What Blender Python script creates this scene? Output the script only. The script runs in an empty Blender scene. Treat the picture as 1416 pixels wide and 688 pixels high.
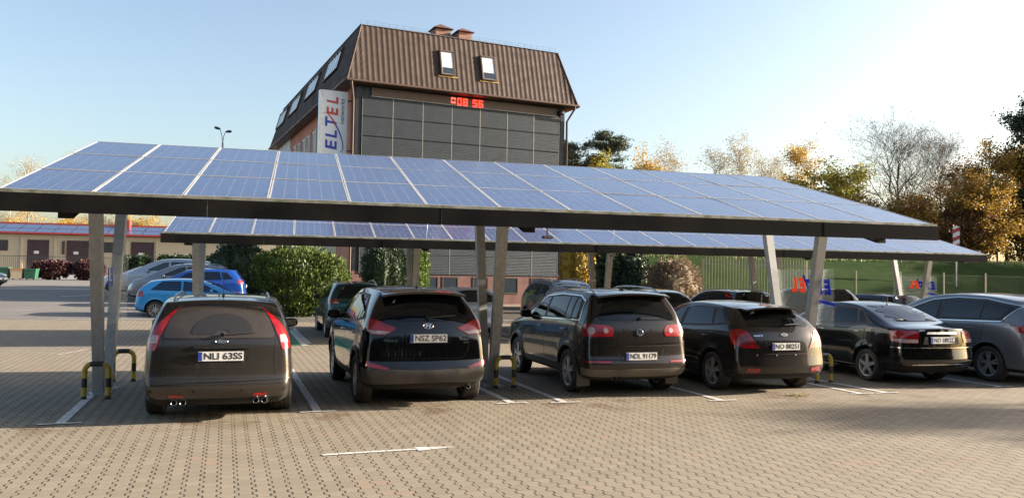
import bpy, bmesh, math, random
from mathutils import Vector, Matrix, geometry
from mathutils.bvhtree import BVHTree
R = math.radians
PI = math.pi
scene = bpy.context.scene
COL = scene.collection
MAT = {}

# ------------------------------------------------------------------ materials
def new_mat(name):
    m = bpy.data.materials.new(name)
    m.use_nodes = True
    nt = m.node_tree
    nt.nodes.clear()
    out = nt.nodes.new('ShaderNodeOutputMaterial')
    b = nt.nodes.new('ShaderNodeBsdfPrincipled')
    nt.links.new(b.outputs[0], out.inputs[0])
    MAT[name] = m
    return m, nt, b

def N(nt, typ, **kw):
    n = nt.nodes.new(typ)
    for k, v in kw.items():
        setattr(n, k, v)
    return n

def setv(nt, sock, v):
    if isinstance(v, bpy.types.NodeSocket):
        nt.links.new(v, sock)
    elif isinstance(v, (tuple, list)) and len(v) == 3 and sock.type == 'RGBA':
        sock.default_value = (*v, 1)
    else:
        sock.default_value = v

def M(nt, op, a, b=None, c=None):
    n = N(nt, 'ShaderNodeMath', operation=op)
    setv(nt, n.inputs[0], a)
    if b is not None: setv(nt, n.inputs[1], b)
    if c is not None: setv(nt, n.inputs[2], c)
    return n.outputs[0]

def MIX(nt, f, a, b):
    n = N(nt, 'ShaderNodeMix', data_type='RGBA')
    setv(nt, n.inputs[0], f); setv(nt, n.inputs[6], a); setv(nt, n.inputs[7], b)
    return n.outputs[2]

def NOISE(nt, scale, detail=4, vec=None, rough=.55):
    n = N(nt, 'ShaderNodeTexNoise')
    n.inputs['Scale'].default_value = scale
    n.inputs['Detail'].default_value = detail
    n.inputs['Roughness'].default_value = rough
    if vec is not None: nt.links.new(vec, n.inputs['Vector'])
    return n.outputs['Fac']

def RAMP(nt, f, lo, hi, a=0., b=1.):
    n = N(nt, 'ShaderNodeMapRange')
    setv(nt, n.inputs[0], f)
    n.inputs[1].default_value = lo; n.inputs[2].default_value = hi
    n.inputs[3].default_value = a; n.inputs[4].default_value = b
    return n.outputs[0]

def BUMP(nt, b, h, strength=.3, dist=.01):
    n = N(nt, 'ShaderNodeBump')
    n.inputs['Strength'].default_value = strength
    n.inputs['Distance'].default_value = dist
    nt.links.new(h, n.inputs['Height'])
    nt.links.new(n.outputs[0], b.inputs['Normal'])

def OBJC(nt):
    return N(nt, 'ShaderNodeTexCoord').outputs['Object']

def mat_plain(name, c, rough=.5, metal=0., c2=None, scale=6., bump=0., coat=0., spec=.5, amt=1., rv=.12):
    m, nt, b = new_mat(name)
    co = OBJC(nt)
    nz = NOISE(nt, scale, 5, co)
    if c2 is None: c2 = tuple(x*.72 for x in c)
    f = RAMP(nt, nz, .35, .7, 0, amt)
    nt.links.new(MIX(nt, f, c, c2), b.inputs['Base Color'])
    nt.links.new(RAMP(nt, nz, .3, .7, max(0.02, rough-rv), min(1, rough+rv)), b.inputs['Roughness'])
    b.inputs['Metallic'].default_value = metal
    b.inputs['Coat Weight'].default_value = coat
    b.inputs['Specular IOR Level'].default_value = spec
    if bump: BUMP(nt, b, NOISE(nt, scale*4, 4, co), bump, .02)
    return m

def mat_paint(name, c, metal=.3, rough=.28, dust=.25, dcol=(.20, .155, .115), zlow=.55):
    """car paint under a thin film of road dust that is thicker low on the body"""
    m, nt, b = new_mat(name)
    co = OBJC(nt)
    sep = N(nt, 'ShaderNodeSeparateXYZ'); nt.links.new(co, sep.inputs[0])
    n1 = NOISE(nt, 3.5, 6, co, .65)
    n2 = NOISE(nt, 40, 3, co)
    low = RAMP(nt, sep.outputs['Z'], zlow+.35, .15, 0, 1)
    f = M(nt, 'MULTIPLY', M(nt, 'ADD', .25, M(nt, 'MULTIPLY', low, .9)), RAMP(nt, n1, .25, .75, .45, 1.2))
    f = M(nt, 'MULTIPLY', f, M(nt, 'ADD', .8, M(nt, 'MULTIPLY', n2, .4)))
    f = M(nt, 'MULTIPLY', f, dust*.30)
    n = N(nt, 'ShaderNodeClamp'); nt.links.new(f, n.inputs[0]); f = n.outputs[0]
    nt.links.new(MIX(nt, f, c, dcol), b.inputs['Base Color'])
    nt.links.new(M(nt, 'ADD', rough, M(nt, 'MULTIPLY', f, .35)), b.inputs['Roughness'])
    nt.links.new(M(nt, 'SUBTRACT', metal, M(nt, 'MULTIPLY', f, metal)), b.inputs['Metallic'])
    b.inputs['Specular IOR Level'].default_value = .2
    nt.links.new(M(nt, 'SUBTRACT', 1.0, M(nt, 'MULTIPLY', f, .9)), b.inputs['Coat Weight'])
    nt.links.new(M(nt, 'ADD', .03, M(nt, 'MULTIPLY', f, .5)), b.inputs['Coat Roughness'])
    return m

def mat_leaf(name, cols, trans=.3, rough=.55):
    m, nt, b = new_mat(name)
    g = N(nt, 'ShaderNodeNewGeometry')
    r = N(nt, 'ShaderNodeValToRGB')
    r.color_ramp.interpolation = 'LINEAR'
    el = r.color_ramp.elements
    n = len(cols)
    while len(el) < n: el.new(.5)
    for i, c in enumerate(cols):
        el[i].position = i/(n-1); el[i].color = (*c, 1)
    nt.links.new(g.outputs['Random Per Island'], r.inputs[0])
    nt.links.new(r.outputs[0], b.inputs['Base Color'])
    b.inputs['Roughness'].default_value = rough
    t = N(nt, 'ShaderNodeBsdfTranslucent'); nt.links.new(r.outputs[0], t.inputs[0])
    mx = N(nt, 'ShaderNodeMixShader'); mx.inputs[0].default_value = trans
    out = [x for x in nt.nodes if x.type == 'OUTPUT_MATERIAL'][0]
    nt.links.new(b.outputs[0], mx.inputs[1]); nt.links.new(t.outputs[0], mx.inputs[2])
    nt.links.new(mx.outputs[0], out.inputs[0])
    return m

def rot_xy(nt, ang):
    co = OBJC(nt)
    mp = N(nt, 'ShaderNodeMapping'); mp.inputs['Rotation'].default_value = (0, 0, ang)
    nt.links.new(co, mp.inputs[0])
    s = N(nt, 'ShaderNodeSeparateXYZ'); nt.links.new(mp.outputs[0], s.inputs[0])
    return co, s.outputs['X'], s.outputs['Y']

def mat_pavers():
    m, nt, b = new_mat('interlocking_pavers')
    co, x, y = rot_xy(nt, R(-4.7))
    W, L, A = .142, .168, .017
    u = M(nt, 'DIVIDE', x, W)
    n = M(nt, 'ROUND', u)
    par = M(nt, 'MODULO', M(nt, 'ABSOLUTE', n), 2.)
    sg = M(nt, 'SUBTRACT', M(nt, 'MULTIPLY', par, 2.), 1.)
    t = M(nt, 'PINGPONG', M(nt, 'DIVIDE', y, L), .5)          # 0..0.5 triangle
    tw = M(nt, 'MULTIPLY', M(nt, 'SUBTRACT', t, .25), 4.)     # -1..1
    tr = N(nt, 'ShaderNodeClamp'); nt.links.new(M(nt, 'MULTIPLY', tw, 3.2), tr.inputs[0]); tr.inputs[1].default_value = -1
    wave = M(nt, 'MULTIPLY', M(nt, 'MULTIPLY', tr.outputs[0], A), sg)
    d = M(nt, 'SUBTRACT', M(nt, 'SUBTRACT', x, M(nt, 'MULTIPLY', n, W)), wave)
    dj = M(nt, 'ABSOLUTE', d)
    col = M(nt, 'ADD', n, M(nt, 'SUBTRACT', M(nt, 'GREATER_THAN', d, 0.), 1.))
    cp = M(nt, 'MULTIPLY', M(nt, 'MODULO', M(nt, 'ABSOLUTE', col), 2.), .5)
    v = M(nt, 'ADD', M(nt, 'ADD', M(nt, 'DIVIDE', y, L), cp), .25)
    row = M(nt, 'FLOOR', v)
    ey = M(nt, 'MULTIPLY', M(nt, 'PINGPONG', v, .5), L)
    big = NOISE(nt, .35, 4, co)
    med = NOISE(nt, 2.2, 5, co)
    fine = NOISE(nt, 120, 3, co)
    jw = RAMP(nt, med, .35, .7, .0060, .0098)
    j1 = RAMP(nt, M(nt, 'DIVIDE', dj, jw), .75, 1.1, 1, 0)
    j2 = RAMP(nt, ey, .0008, .0026, .75, 0)
    joint = M(nt, 'MAXIMUM', j1, j2)
    cv = N(nt, 'ShaderNodeCombineXYZ'); nt.links.new(col, cv.inputs[0]); nt.links.new(row, cv.inputs[1])
    wn = N(nt, 'ShaderNodeTexWhiteNoise', noise_dimensions='2D'); nt.links.new(cv.outputs[0], wn.inputs['Vector'])
    base = MIX(nt, wn.outputs['Value'], (.205, .174, .130), (.243, .208, .157))
    red = M(nt, 'MULTIPLY', M(nt, 'GREATER_THAN', wn.outputs['Value'], .80), RAMP(nt, NOISE(nt, .8, 3, co), .56, .68, 0, .40))
    base = MIX(nt, red, base, (.28, .14, .095))
    base = MIX(nt, RAMP(nt, med, .50, .78, 0, .45), base, (.20, .162, .118))
    base = MIX(nt, RAMP(nt, fine, .35, .75, 0, .28), base, (.16, .13, .10))
    # oil and tyre stains where cars stop
    st = NOISE(nt, 1.3, 6, co, .7)
    sp = N(nt, 'ShaderNodeSeparateXYZ'); nt.links.new(co, sp.inputs[0])
    yy = M(nt, 'SUBTRACT', sp.outputs['Y'], M(nt, 'ADD', 10.9, M(nt, 'MULTIPLY', sp.outputs['X'], .06)))
    band = M(nt, 'MULTIPLY', RAMP(nt, M(nt, 'ABSOLUTE', yy), .25, 1.0, 1, 0), RAMP(nt, st, .53, .60, 0, .75))
    base = MIX(nt, band, base, (.115, .075, .045))
    base = MIX(nt, RAMP(nt, NOISE(nt, .55, 6, co, .7), .56, .74, 0, .4), base, (.145, .12, .095))
    moss = M(nt, 'MULTIPLY', RAMP(nt, M(nt, 'ABSOLUTE', yy), .3, 1.6, 1, 0), RAMP(nt, NOISE(nt, 1.7, 4, co), .42, .62, 0, 1))
    jc = MIX(nt, M(nt, 'MULTIPLY', moss, .8), (.012, .010, .009), (.085, .072, .015))
    nt.links.new(MIX(nt, M(nt, 'MULTIPLY', joint, .93), base, jc), b.inputs['Base Color'])
    b.inputs['Roughness'].default_value = .86
    b.inputs['Specular IOR Level'].default_value = .3
    hgt = M(nt, 'ADD', M(nt, 'MULTIPLY', M(nt, 'SUBTRACT', 1., joint), 1.), M(nt, 'ADD', M(nt, 'MULTIPLY', fine, .12), M(nt, 'MULTIPLY', wn.outputs['Value'], .35)))
    BUMP(nt, b, hgt, .55, .006)
    return m

def mat_asphalt():
    m, nt, b = new_mat('yard_asphalt')
    co = OBJC(nt)
    big = NOISE(nt, .15, 5, co); fine = NOISE(nt, 60, 3, co)
    c = MIX(nt, RAMP(nt, big, .35, .65), (.135, .125, .115), (.20, .18, .16))
    c = MIX(nt, RAMP(nt, fine, .3, .7, 0, .4), c, (.08, .075, .07))
    nt.links.new(c, b.inputs['Base Color'])
    b.inputs['Roughness'].default_value = .88
    BUMP(nt, b, fine, .4, .01)
    return m

def mat_solar():
    m, nt, b = new_mat('solar_cells')
    co = OBJC(nt)
    s = N(nt, 'ShaderNodeSeparateXYZ'); nt.links.new(co, s.inputs[0])
    x, y = s.outputs['X'], s.outputs['Y']
    p = .158
    ex = M(nt, 'MULTIPLY', M(nt, 'PINGPONG', M(nt, 'DIVIDE', x, p), .5), p)   # distance to cell gap (x)
    ey = M(nt, 'MULTIPLY', M(nt, 'PINGPONG', M(nt, 'DIVIDE', y, p), .5), p)
    gx = RAMP(nt, ex, .002, .0045, .8, 0)
    gy = RAMP(nt, ey, .001, .0025, .10, 0)
    bus = RAMP(nt, M(nt, 'ABSOLUTE', M(nt, 'SUBTRACT', ex, .027)), .0006, .0016, .06, 0)
    g = M(nt, 'MAXIMUM', gx, M(nt, 'MAXIMUM', gy, bus))
    vc = N(nt, 'ShaderNodeTexVoronoi'); vc.inputs['Scale'].default_value = 45; nt.links.new(co, vc.inputs['Vector'])
    cx = N(nt, 'ShaderNodeCombineXYZ')
    nt.links.new(M(nt, 'FLOOR', M(nt, 'DIVIDE', x, p)), cx.inputs[0]); nt.links.new(M(nt, 'FLOOR', M(nt, 'DIVIDE', y, p)), cx.inputs[1])
    oi = N(nt, 'ShaderNodeObjectInfo'); nt.links.new(oi.outputs['Random'], cx.inputs[2])
    wn = N(nt, 'ShaderNodeTexWhiteNoise', noise_dimensions='3D'); nt.links.new(cx.outputs[0], wn.inputs['Vector'])
    c = MIX(nt, wn.outputs['Value'], (.028, .048, .125), (.040, .067, .165))
    c = MIX(nt, M(nt, 'MULTIPLY', oi.outputs['Random'], .7), c, (.036, .055, .125))
    sv = N(nt, 'ShaderNodeSeparateColor'); nt.links.new(vc.outputs['Color'], sv.inputs[0])
    c = MIX(nt, M(nt, 'MULTIPLY', sv.outputs[0], .35), c, (.06, .11, .26))
    c = MIX(nt, M(nt, 'MULTIPLY', g, .6), c, (.30, .34, .42))
    mp = N(nt, 'ShaderNodeMapping'); mp.inputs['Scale'].default_value = (3, .6, 1); nt.links.new(co, mp.inputs[0])
    dirt_sheen = NOISE(nt, 5, 6, mp.outputs[0], .65)  # dirt streaks whose grey also paints a pale sky sheen into the cells
    c = MIX(nt, RAMP(nt, dirt_sheen, .40, .75, .03, .17), c, (.30, .30, .30))
    nt.links.new(c, b.inputs['Base Color'])
    nt.links.new(RAMP(nt, dirt_sheen, .3, .7, .12, .26), b.inputs['Roughness'])
    b.inputs['IOR'].default_value = 1.5
    return m

def mat_brick(name, c1, c2, mortar, scale=1.):
    m, nt, b = new_mat(name)
    co = OBJC(nt)
    s = N(nt, 'ShaderNodeSeparateXYZ'); nt.links.new(co, s.inputs[0])
    cm = N(nt, 'ShaderNodeCombineXYZ')
    nt.links.new(M(nt, 'ADD', s.outputs['X'], s.outputs['Y']), cm.inputs[0]); nt.links.new(s.outputs['Z'], cm.inputs[1])
    br = N(nt, 'ShaderNodeTexBrick'); nt.links.new(cm.outputs[0], br.inputs['Vector'])
    br.inputs['Scale'].default_value = scale
    br.inputs['Brick Width'].default_value = .25; br.inputs['Row Height'].default_value = .075; br.inputs['Mortar Size'].default_value = .008
    br.inputs['Color1'].default_value = (*c1, 1); br.inputs['Color2'].default_value = (*c2, 1); br.inputs['Mortar'].default_value = (*mortar, 1)
    nt.links.new(br.outputs['Color'], b.inputs['Base Color'])
    b.inputs['Roughness'].default_value = .85
    return m

def mat_ribs(name, c1, c2, pitch, axis='Z', rough=.5, metal=0.):
    """horizontal louvre lines"""
    m, nt, b = new_mat(name)
    co = OBJC(nt)
    s = N(nt, 'ShaderNodeSeparateXYZ'); nt.links.new(co, s.inputs[0])
    f = M(nt, 'FRACT', M(nt, 'DIVIDE', s.outputs[axis], pitch))
    n = NOISE(nt, 2.5, 4, co)
    c = MIX(nt, RAMP(nt, f, .0, .35, 1, 0), c1, c2)
    c = MIX(nt, RAMP(nt, n, .35, .7, 0, .35), c, tuple(x*1.35 for x in c1))
    nt.links.new(c, b.inputs['Base Color'])
    b.inputs['Roughness'].default_value = rough
    b.inputs['Metallic'].default_value = metal
    BUMP(nt, b, f, .8, .02)
    return m

def mat_emit(name, c, s):
    m, nt, b = new_mat(name)
    b.inputs['Base Color'].default_value = (*c, 1)
    b.inputs['Emission Color'].default_value = (*c, 1)
    b.inputs['Emission Strength'].default_value = s
    return m

def mat_glass_dark(name, c=(.012, .013, .015), rough=.03, dust=0., dcol=(.16, .13, .10)):
    m, nt, b = new_mat(name)
    co = OBJC(nt)
    n = NOISE(nt, 5, 6, co, .65)
    f = M(nt, 'MULTIPLY', RAMP(nt, n, .2, .8, .6, 1.), dust)
    nt.links.new(MIX(nt, f, c, dcol), b.inputs['Base Color'])
    nt.links.new(M(nt, 'ADD', rough, M(nt, 'MULTIPLY', f, .5)), b.inputs['Roughness'])
    b.inputs['IOR'].default_value = 1.52
    b.inputs['Specular IOR Level'].default_value = .6
    return m

def mat_lamp(name, c1, c2):
    m, nt, b = new_mat(name)
    co = OBJC(nt)
    s = N(nt, 'ShaderNodeSeparateXYZ'); nt.links.new(co, s.inputs[0])
    f = M(nt, 'FRACT', M(nt, 'DIVIDE', s.outputs['Z'], .017))
    g = M(nt, 'FRACT', M(nt, 'DIVIDE', s.outputs['X'], .030))
    k = M(nt, 'MULTIPLY', RAMP(nt, f, .0, .5, .15, 1), RAMP(nt, g, 0, .25, .3, 1))
    k2 = RAMP(nt, NOISE(nt, 11, 2, co), .40, .60, .25, 1)
    nt.links.new(MIX(nt, M(nt, 'MULTIPLY', k, k2), c2, c1), b.inputs['Base Color'])
    b.inputs['Roughness'].default_value = .2; b.inputs['Coat Weight'].default_value = 1.; b.inputs['Coat Roughness'].default_value = .02
    return m

mat_pavers(); mat_asphalt(); mat_solar()
mat_plain('alu_frame', (.50, .50, .49), .5, .2, (.40, .395, .38), 8)
mat_plain('mossy_edge', (.34, .33, .29), .7, 0, (.13, .14, .07), 7, .1)
mat_plain('fascia_black', (.014, .014, .015), .8, 0, (.028, .026, .024), 1.2, 0, 0, .12)
mat_plain('fascia_weathered', (.009, .009, .010), .85, 0, (.022, .020, .018), 1.6, 0, 0, .04)
mat_plain('galvanised', (.44, .44, .43), .52, .25, (.33, .34, .35), 14, 0, 0, .5, .9)
mat_plain('steel_dark', (.09, .09, .095), .5, .5)
mat_plain('line_paint', (.66, .66, .65), .7, 0, (.34, .31, .27), 13, .1)
mat_plain('line_worn', (.42, .40, .38), .8, 0, (.24, .22, .2), 5, .1)
mat_plain('green_paint', (.02, .20, .12), .7, 0, (.03, .14, .09), 5)
mat_plain('yellow_paint', (.60, .44, .05), .4, 0, (.42, .31, .05), 12, 0, .3)
mat_plain('black_paint', (.018, .018, .019), .4, 0, (.04, .037, .033), 12, 0, .3)
mat_plain('white_paint', (.78, .78, .76), .5, 0, (.62, .62, .60), 5)
mat_plain('red_paint', (.42, .05, .04), .5)
mat_plain('black_plastic', (.028, .028, .029), .55, 0, (.07, .06, .05), 4)
mat_plain('dusty_plastic', (.075, .068, .062), .65, 0, (.14, .115, .09), 3)
mat_plain('rubber', (.020, .020, .021), .75, 0, (.055, .048, .04), 8, .1)
mat_plain('wheel_well', (.006, .006, .006), .9)
mat_plain('seam_dark', (.004, .004, .004), .8)
mat_plain('alloy', (.58, .58, .59), .38, .6, (.30, .29, .28), 10)
mat_plain('alloy_dark', (.16, .16, .165), .4, .7, (.12, .11, .1), 10)
mat_plain('satin_chrome', (.75, .75, .75), .35, .55, (.65, .65, .65), 10)
mat_plain('chrome', (.80, .80, .80), .12, 1., (.7, .7, .7), 10)
mat_plain('rail_silver', (.55, .56, .58), .3, .8)
mat_lamp('lamp_red', (.40, .007, .008), (.15, .003, .004))
mat_plain('lamp_red_dark', (.16, .010, .012), .12, 0, (.10, .006, .006), 8, 0, 1.)
mat_lamp('lamp_clear', (.52, .44, .44), (.26, .19, .19))
mat_plain('lamp_white', (.62, .62, .64), .08, .4, (.4, .4, .42), 20, 0, 1.)
mat_plain('mirror_glass', (.10, .11, .12), .05, .9)
mat_plain('plate_white', (.78, .78, .77), .35, 0, (.66, .65, .62), 18, 0, .3)
mat_plain('plate_black', (.02, .02, .02), .5)
mat_plain('plate_blue', (.02, .05, .32), .4)
mat_plain('emblem_blue', (.01, .03, .16), .3, .3)
mat_plain('rust', (.16, .09, .055), .7, .3, (.30, .17, .10), 9)
def mat_car_glass(name, f, dust=0., tint=(.62, .68, .66), dcol=(.13, .105, .085)):
    """tinted pane: part clear, part dark or dusty film, with a mirror-like surface"""
    m, nt, b = new_mat(name)
    out = [x for x in nt.nodes if x.type == 'OUTPUT_MATERIAL'][0]
    co = OBJC(nt); n = NOISE(nt, 5, 6, co, .65)
    nt.links.new(MIX(nt, M(nt, 'MULTIPLY', RAMP(nt, n, .25, .75, .6, 1.), dust), (.008, .009, .010), dcol), b.inputs['Base Color'])
    b.inputs['Roughness'].default_value = .6; b.inputs['Specular IOR Level'].default_value = 0
    t = N(nt, 'ShaderNodeBsdfTransparent'); t.inputs[0].default_value = (*tint, 1)
    g = N(nt, 'ShaderNodeBsdfGlossy'); g.inputs['Roughness'].default_value = .02+dust*.25; g.inputs[0].default_value = (.95, .97, 1, 1)
    fr = N(nt, 'ShaderNodeFresnel'); fr.inputs[0].default_value = 1.55
    m1 = N(nt, 'ShaderNodeMixShader'); m1.inputs[0].default_value = f
    nt.links.new(t.outputs[0], m1.inputs[1]); nt.links.new(b.outputs[0], m1.inputs[2])
    m2 = N(nt, 'ShaderNodeMixShader'); nt.links.new(fr.outputs[0], m2.inputs[0])
    nt.links.new(m1.outputs[0], m2.inputs[1]); nt.links.new(g.outputs[0], m2.inputs[2]); nt.links.new(m2.outputs[0], out.inputs[0])
    return m
mat_car_glass('car_glass', .30)
mat_car_glass('car_glass_tinted', .72)
mat_car_glass('car_glass_dusty', .90, .42)
mat_glass_dark('car_glass_film', (.016, .016, .017), .10, .10)
mat_plain('seat_fabric', (.045, .045, .048), .9, 0, (.03, .03, .032), 12)
mat_plain('cabin_dark', (.022, .022, .023), .9)
mat_plain('paper_white', (.6, .6, .56), .8)
mat_glass_dark('building_glass', (.03, .04, .05), .05)
mat_plain('sky_glass', (.85, .90, .95), .08, .95)
mat_glass_dark('pale_glass', (.50, .53, .55), .12, .1)
mat_plain('terracotta', (.52, .22, .145), .85, 0, (.46, .19, .12), 1.5, .05)
mat_plain('cream_wall', (.58, .47, .31), .85, 0, (.52, .41, .27), 1.5, .05)
mat_plain('pink_plinth', (.15, .075, .066), .85, 0, (.12, .058, .05), 1.5, .05)
mat_plain('white_wall', (.66, .66, .65), .8, 0, (.58, .58, .57), 1.5, .05)
mat_plain('brown_frame', (.085, .050, .036), .5, .1, (.065, .04, .03), 3)
mat_plain('brown_band', (.085, .058, .046), .6, .1, (.10, .07, .055), 2)
mat_plain('dark_trim', (.022, .024, .028), .4, .3)
mat_plain('roof_brown', (.056, .036, .029), .7, 0, (.042, .028, .023), 2.5, 0, 0, .3)
mat_plain('roof_flat', (.075, .053, .045), .6, .1, (.085, .06, .05), 3, .2)
mat_ribs('louvre_panel', (.046, .058, .072), (.010, .013, .017), .075, 'Z', .42, .35)
mat_plain('panel_frame', (.30, .29, .27), .5, .4)
mat_plain('yellow_foam', (.42, .28, .07), .8, 0, (.10, .07, .05), 9)
mat_brick('chimney_brick', (.26, .10, .065), (.20, .075, .05), (.30, .24, .2))
mat_plain('chimney_cap', (.13, .055, .04), .5)
mat_plain('sign_face', (.74, .76, .78), .35, 0, (.68, .70, .72), 3, 0, .3)
mat_plain('sign_edge', (.85, .85, .84), .4)
mat_plain('logo_blue', (.035, .055, .42), .4)
mat_plain('logo_red', (.58, .055, .045), .4)
mat_plain('logo_grey', (.10, .11, .13), .4)
mat_emit('led_red', (1., .02, .01), 2.2)
mat_emit('led_faint', (1., .10, .07), .9)
mat_plain('door_purple', (.055, .028, .035), .55, 0, (.045, .022, .028), 1.5)
mat_plain('garage_wall', (.50, .43, .31), .85, 0, (.48, .42, .31), .4, .05)
mat_plain('fence_steel', (.27, .26, .20), .5, .2, (.20, .20, .15), 4)
mat_plain('fence_green', (.035, .065, .04), .5, .2)
mat_plain('bark', (.060, .044, .034), .95, 0, (.035, .028, .022), 6, .3)
mat_plain('bark_pine', (.16, .085, .05), .9, 0, (.09, .05, .035), 6, .3)
mat_plain('bark_birch', (.52, .50, .47), .85, 0, (.10, .09, .08), 5, .1)
mat_plain('kerb_stone', (.36, .34, .31), .85, 0, (.28, .26, .24), 3, .1)
mat_plain('soil', (.045, .036, .024), .95, 0, (.03, .025, .017), 1.5, .2)
mat_plain('crate_green', (.03, .12, .07), .5)
mat_plain('crate_orange', (.55, .20, .06), .5)
m, nt, b = new_mat('grass_bank')
co = OBJC(nt)
c = MIX(nt, RAMP(nt, NOISE(nt, .5, 5, co), .35, .65), (.018, .038, .011), (.036, .056, .016))
c = MIX(nt, RAMP(nt, NOISE(nt, 9, 4, co), .4, .7, 0, .6), c, (.025, .055, .014))
nt.links.new(c, b.inputs['Base Color']); b.inputs['Roughness'].default_value = 1.; b.inputs['Specular IOR Level'].default_value = .05
BUMP(nt, b, NOISE(nt, 25, 4, co), .8, .06)
m, nt, b = new_mat('plexiglass')
b.inputs['Base Color'].default_value = (.86, .93, .95, 1); b.inputs['Roughness'].default_value = .08
b.inputs['Alpha'].default_value = .09
b.inputs['IOR'].default_value = 1.45
mat_leaf('logo_orange', [(.80, .14, .03), (.80, .14, .03)], .28)
mat_leaf('logo_bright_blue', [(.015, .05, .50), (.015, .05, .50)], .28)
mat_leaf('leaf_laurel', [(.024, .046, .010), (.048, .084, .014), (.088, .130, .018), (.15, .18, .026)], .2, .65)
mat_leaf('leaf_darkgreen', [(.012, .028, .012), (.022, .045, .017), (.035, .062, .020)], .15)
mat_leaf('leaf_thuja', [(.05, .10, .02), (.10, .16, .03), (.17, .22, .045)], .2)
mat_leaf('leaf_pine', [(.022, .042, .024), (.040, .065, .034), (.06, .085, .045)], .15)
mat_leaf('leaf_yellow', [(.42, .26, .035), (.52, .34, .04), (.36, .20, .03), (.30, .27, .05)], .4)
mat_leaf('leaf_orange', [(.20, .105, .025), (.34, .20, .035), (.42, .28, .045), (.14, .085, .03)], .45)
mat_leaf('leaf_brown', [(.12, .060, .026), (.20, .10, .035), (.075, .045, .022), (.28, .14, .04)], .3)
mat_leaf('leaf_yellowgreen', [(.10, .13, .025), (.24, .23, .03), (.36, .29, .03), (.07, .09, .02)], .4)
mat_leaf('leaf_dryhedge', [(.22, .14, .075), (.13, .085, .045), (.30, .20, .11), (.07, .06, .03)], .2)
mat_leaf('leaf_purple', [(.055, .016, .02), (.09, .025, .028), (.035, .015, .015)], .2)
mat_leaf('leaf_fallen', [(.22, .24, .04), (.30, .20, .04), (.14, .08, .03)], .2)
mat_leaf('leaf_birchthin', [(.34, .26, .13), (.42, .31, .12), (.26, .21, .14), (.32, .29, .2)], .4)

# ------------------------------------------------------------------ mesh helpers
class MB:
    def __init__(s):
        s.v = []; s.f = []; s.m = []; s.mats = []
    def mi(s, m):
        if m not in s.mats: s.mats.append(m)
        return s.mats.index(m)
    def add(s, vs, fs, m):
        o = len(s.v); k = s.mi(m)
        s.v += [tuple(v) for v in vs]
        for f in fs:
            s.f.append(tuple(i+o for i in f)); s.m.append(k)
    def hexa(s, p, m):      # p: 8 points, bottom 4 ccw then top 4 ccw
        s.add(p, [(0,3,2,1),(4,5,6,7),(0,1,5,4),(1,2,6,5),(2,3,7,6),(3,0,4,7)], m)
    def box(s, x0, x1, y0, y1, z0, z1, m, mtx=None):
        p = [(x0,y0,z0),(x1,y0,z0),(x1,y1,z0),(x0,y1,z0),(x0,y0,z1),(x1,y0,z1),(x1,y1,z1),(x0,y1,z1)]
        if mtx is not None: p = [mtx @ Vector(q) for q in p]
        s.hexa(p, m)
    def beam(s, a, b, w0, d0, w1, d1, m, wdir=(1,0,0)):
        a, b = Vector(a), Vector(b); t = (b-a).normalized(); w = Vector(wdir); w = (w - t*w.dot(t)).normalized(); d = t.cross(w)
        p = []
        for c, ww, dd in ((a, w0, d0), (b, w1, d1)):
            p += [c-w*ww/2-d*dd/2, c+w*ww/2-d*dd/2, c+w*ww/2+d*dd/2, c-w*ww/2+d*dd/2]
        s.hexa(p, m)
    def tube(s, pts, r, m, n=8, cap=True):
        pts = [Vector(p) for p in pts]
        rs = r if isinstance(r, (list, tuple)) else [r]*len(pts)
        vs = []; fs = []
        prev = None
        for i, p in enumerate(pts):
            t = (pts[min(i+1, len(pts)-1)] - pts[max(i-1, 0)]).normalized()
            if prev is None:
                u = t.orthogonal().normalized()
            else:
                u = (prev - t*prev.dot(t)).normalized()
            prev = u; w = t.cross(u)
            for k in range(n):
                a = 2*PI*k/n
                vs.append(p + (u*math.cos(a) + w*math.sin(a))*rs[i])
        for i in range(len(pts)-1):
            for k in range(n):
                k2 = (k+1) % n
                fs.append((i*n+k, i*n+k2, (i+1)*n+k2, (i+1)*n+k))
        if cap:
            fs.append(tuple(range(n))[::-1]); fs.append(tuple((len(pts)-1)*n+k for k in range(n)))
        s.add(vs, fs, m)
    def lathe(s, prof, m, axis='X', c=(0,0,0), n=32, close=False):
        vs = []; fs = []
        for (a, r) in prof:
            for k in range(n):
                t = 2*PI*k/n
                if axis == 'X': vs.append((c[0]+a, c[1]+r*math.cos(t), c[2]+r*math.sin(t)))
                elif axis == 'Y': vs.append((c[0]+r*math.cos(t), c[1]+a, c[2]+r*math.sin(t)))
                else: vs.append((c[0]+r*math.cos(t), c[1]+r*math.sin(t), c[2]+a))
        q = len(prof)
        for i in range(q if close else q-1):
            j = (i+1) % q
            for k in range(n):
                k2 = (k+1) % n
                fs.append((i*n+k, i*n+k2, j*n+k2, j*n+k))
        s.add(vs, fs, m)
    def build(s, name, parent=None, smooth=False, angle=40, loc=None, rot=None):
        me = bpy.data.meshes.new(name)
        me.from_pydata(s.v, [], s.f)
        for m in s.mats: me.materials.append(MAT[m])
        me.polygons.foreach_set('material_index', s.m)
        if smooth:
            me.polygons.foreach_set('use_smooth', [True]*len(me.polygons))
            me.set_sharp_from_angle(angle=R(angle))
        me.update()
        o = bpy.data.objects.new(name, me); COL.objects.link(o)
        if parent is not None: o.parent = parent
        if loc is not None: o.location = loc
        if rot is not None: o.rotation_euler = rot
        return o

def empty(name, loc, rz=0, label=None, cat=None, group=None):
    o = bpy.data.objects.new(name, None); COL.objects.link(o)
    o.empty_display_size = .3
    o.location = loc; o.rotation_euler = (0, 0, rz)
    return tag(o, label, cat, group)

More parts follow.
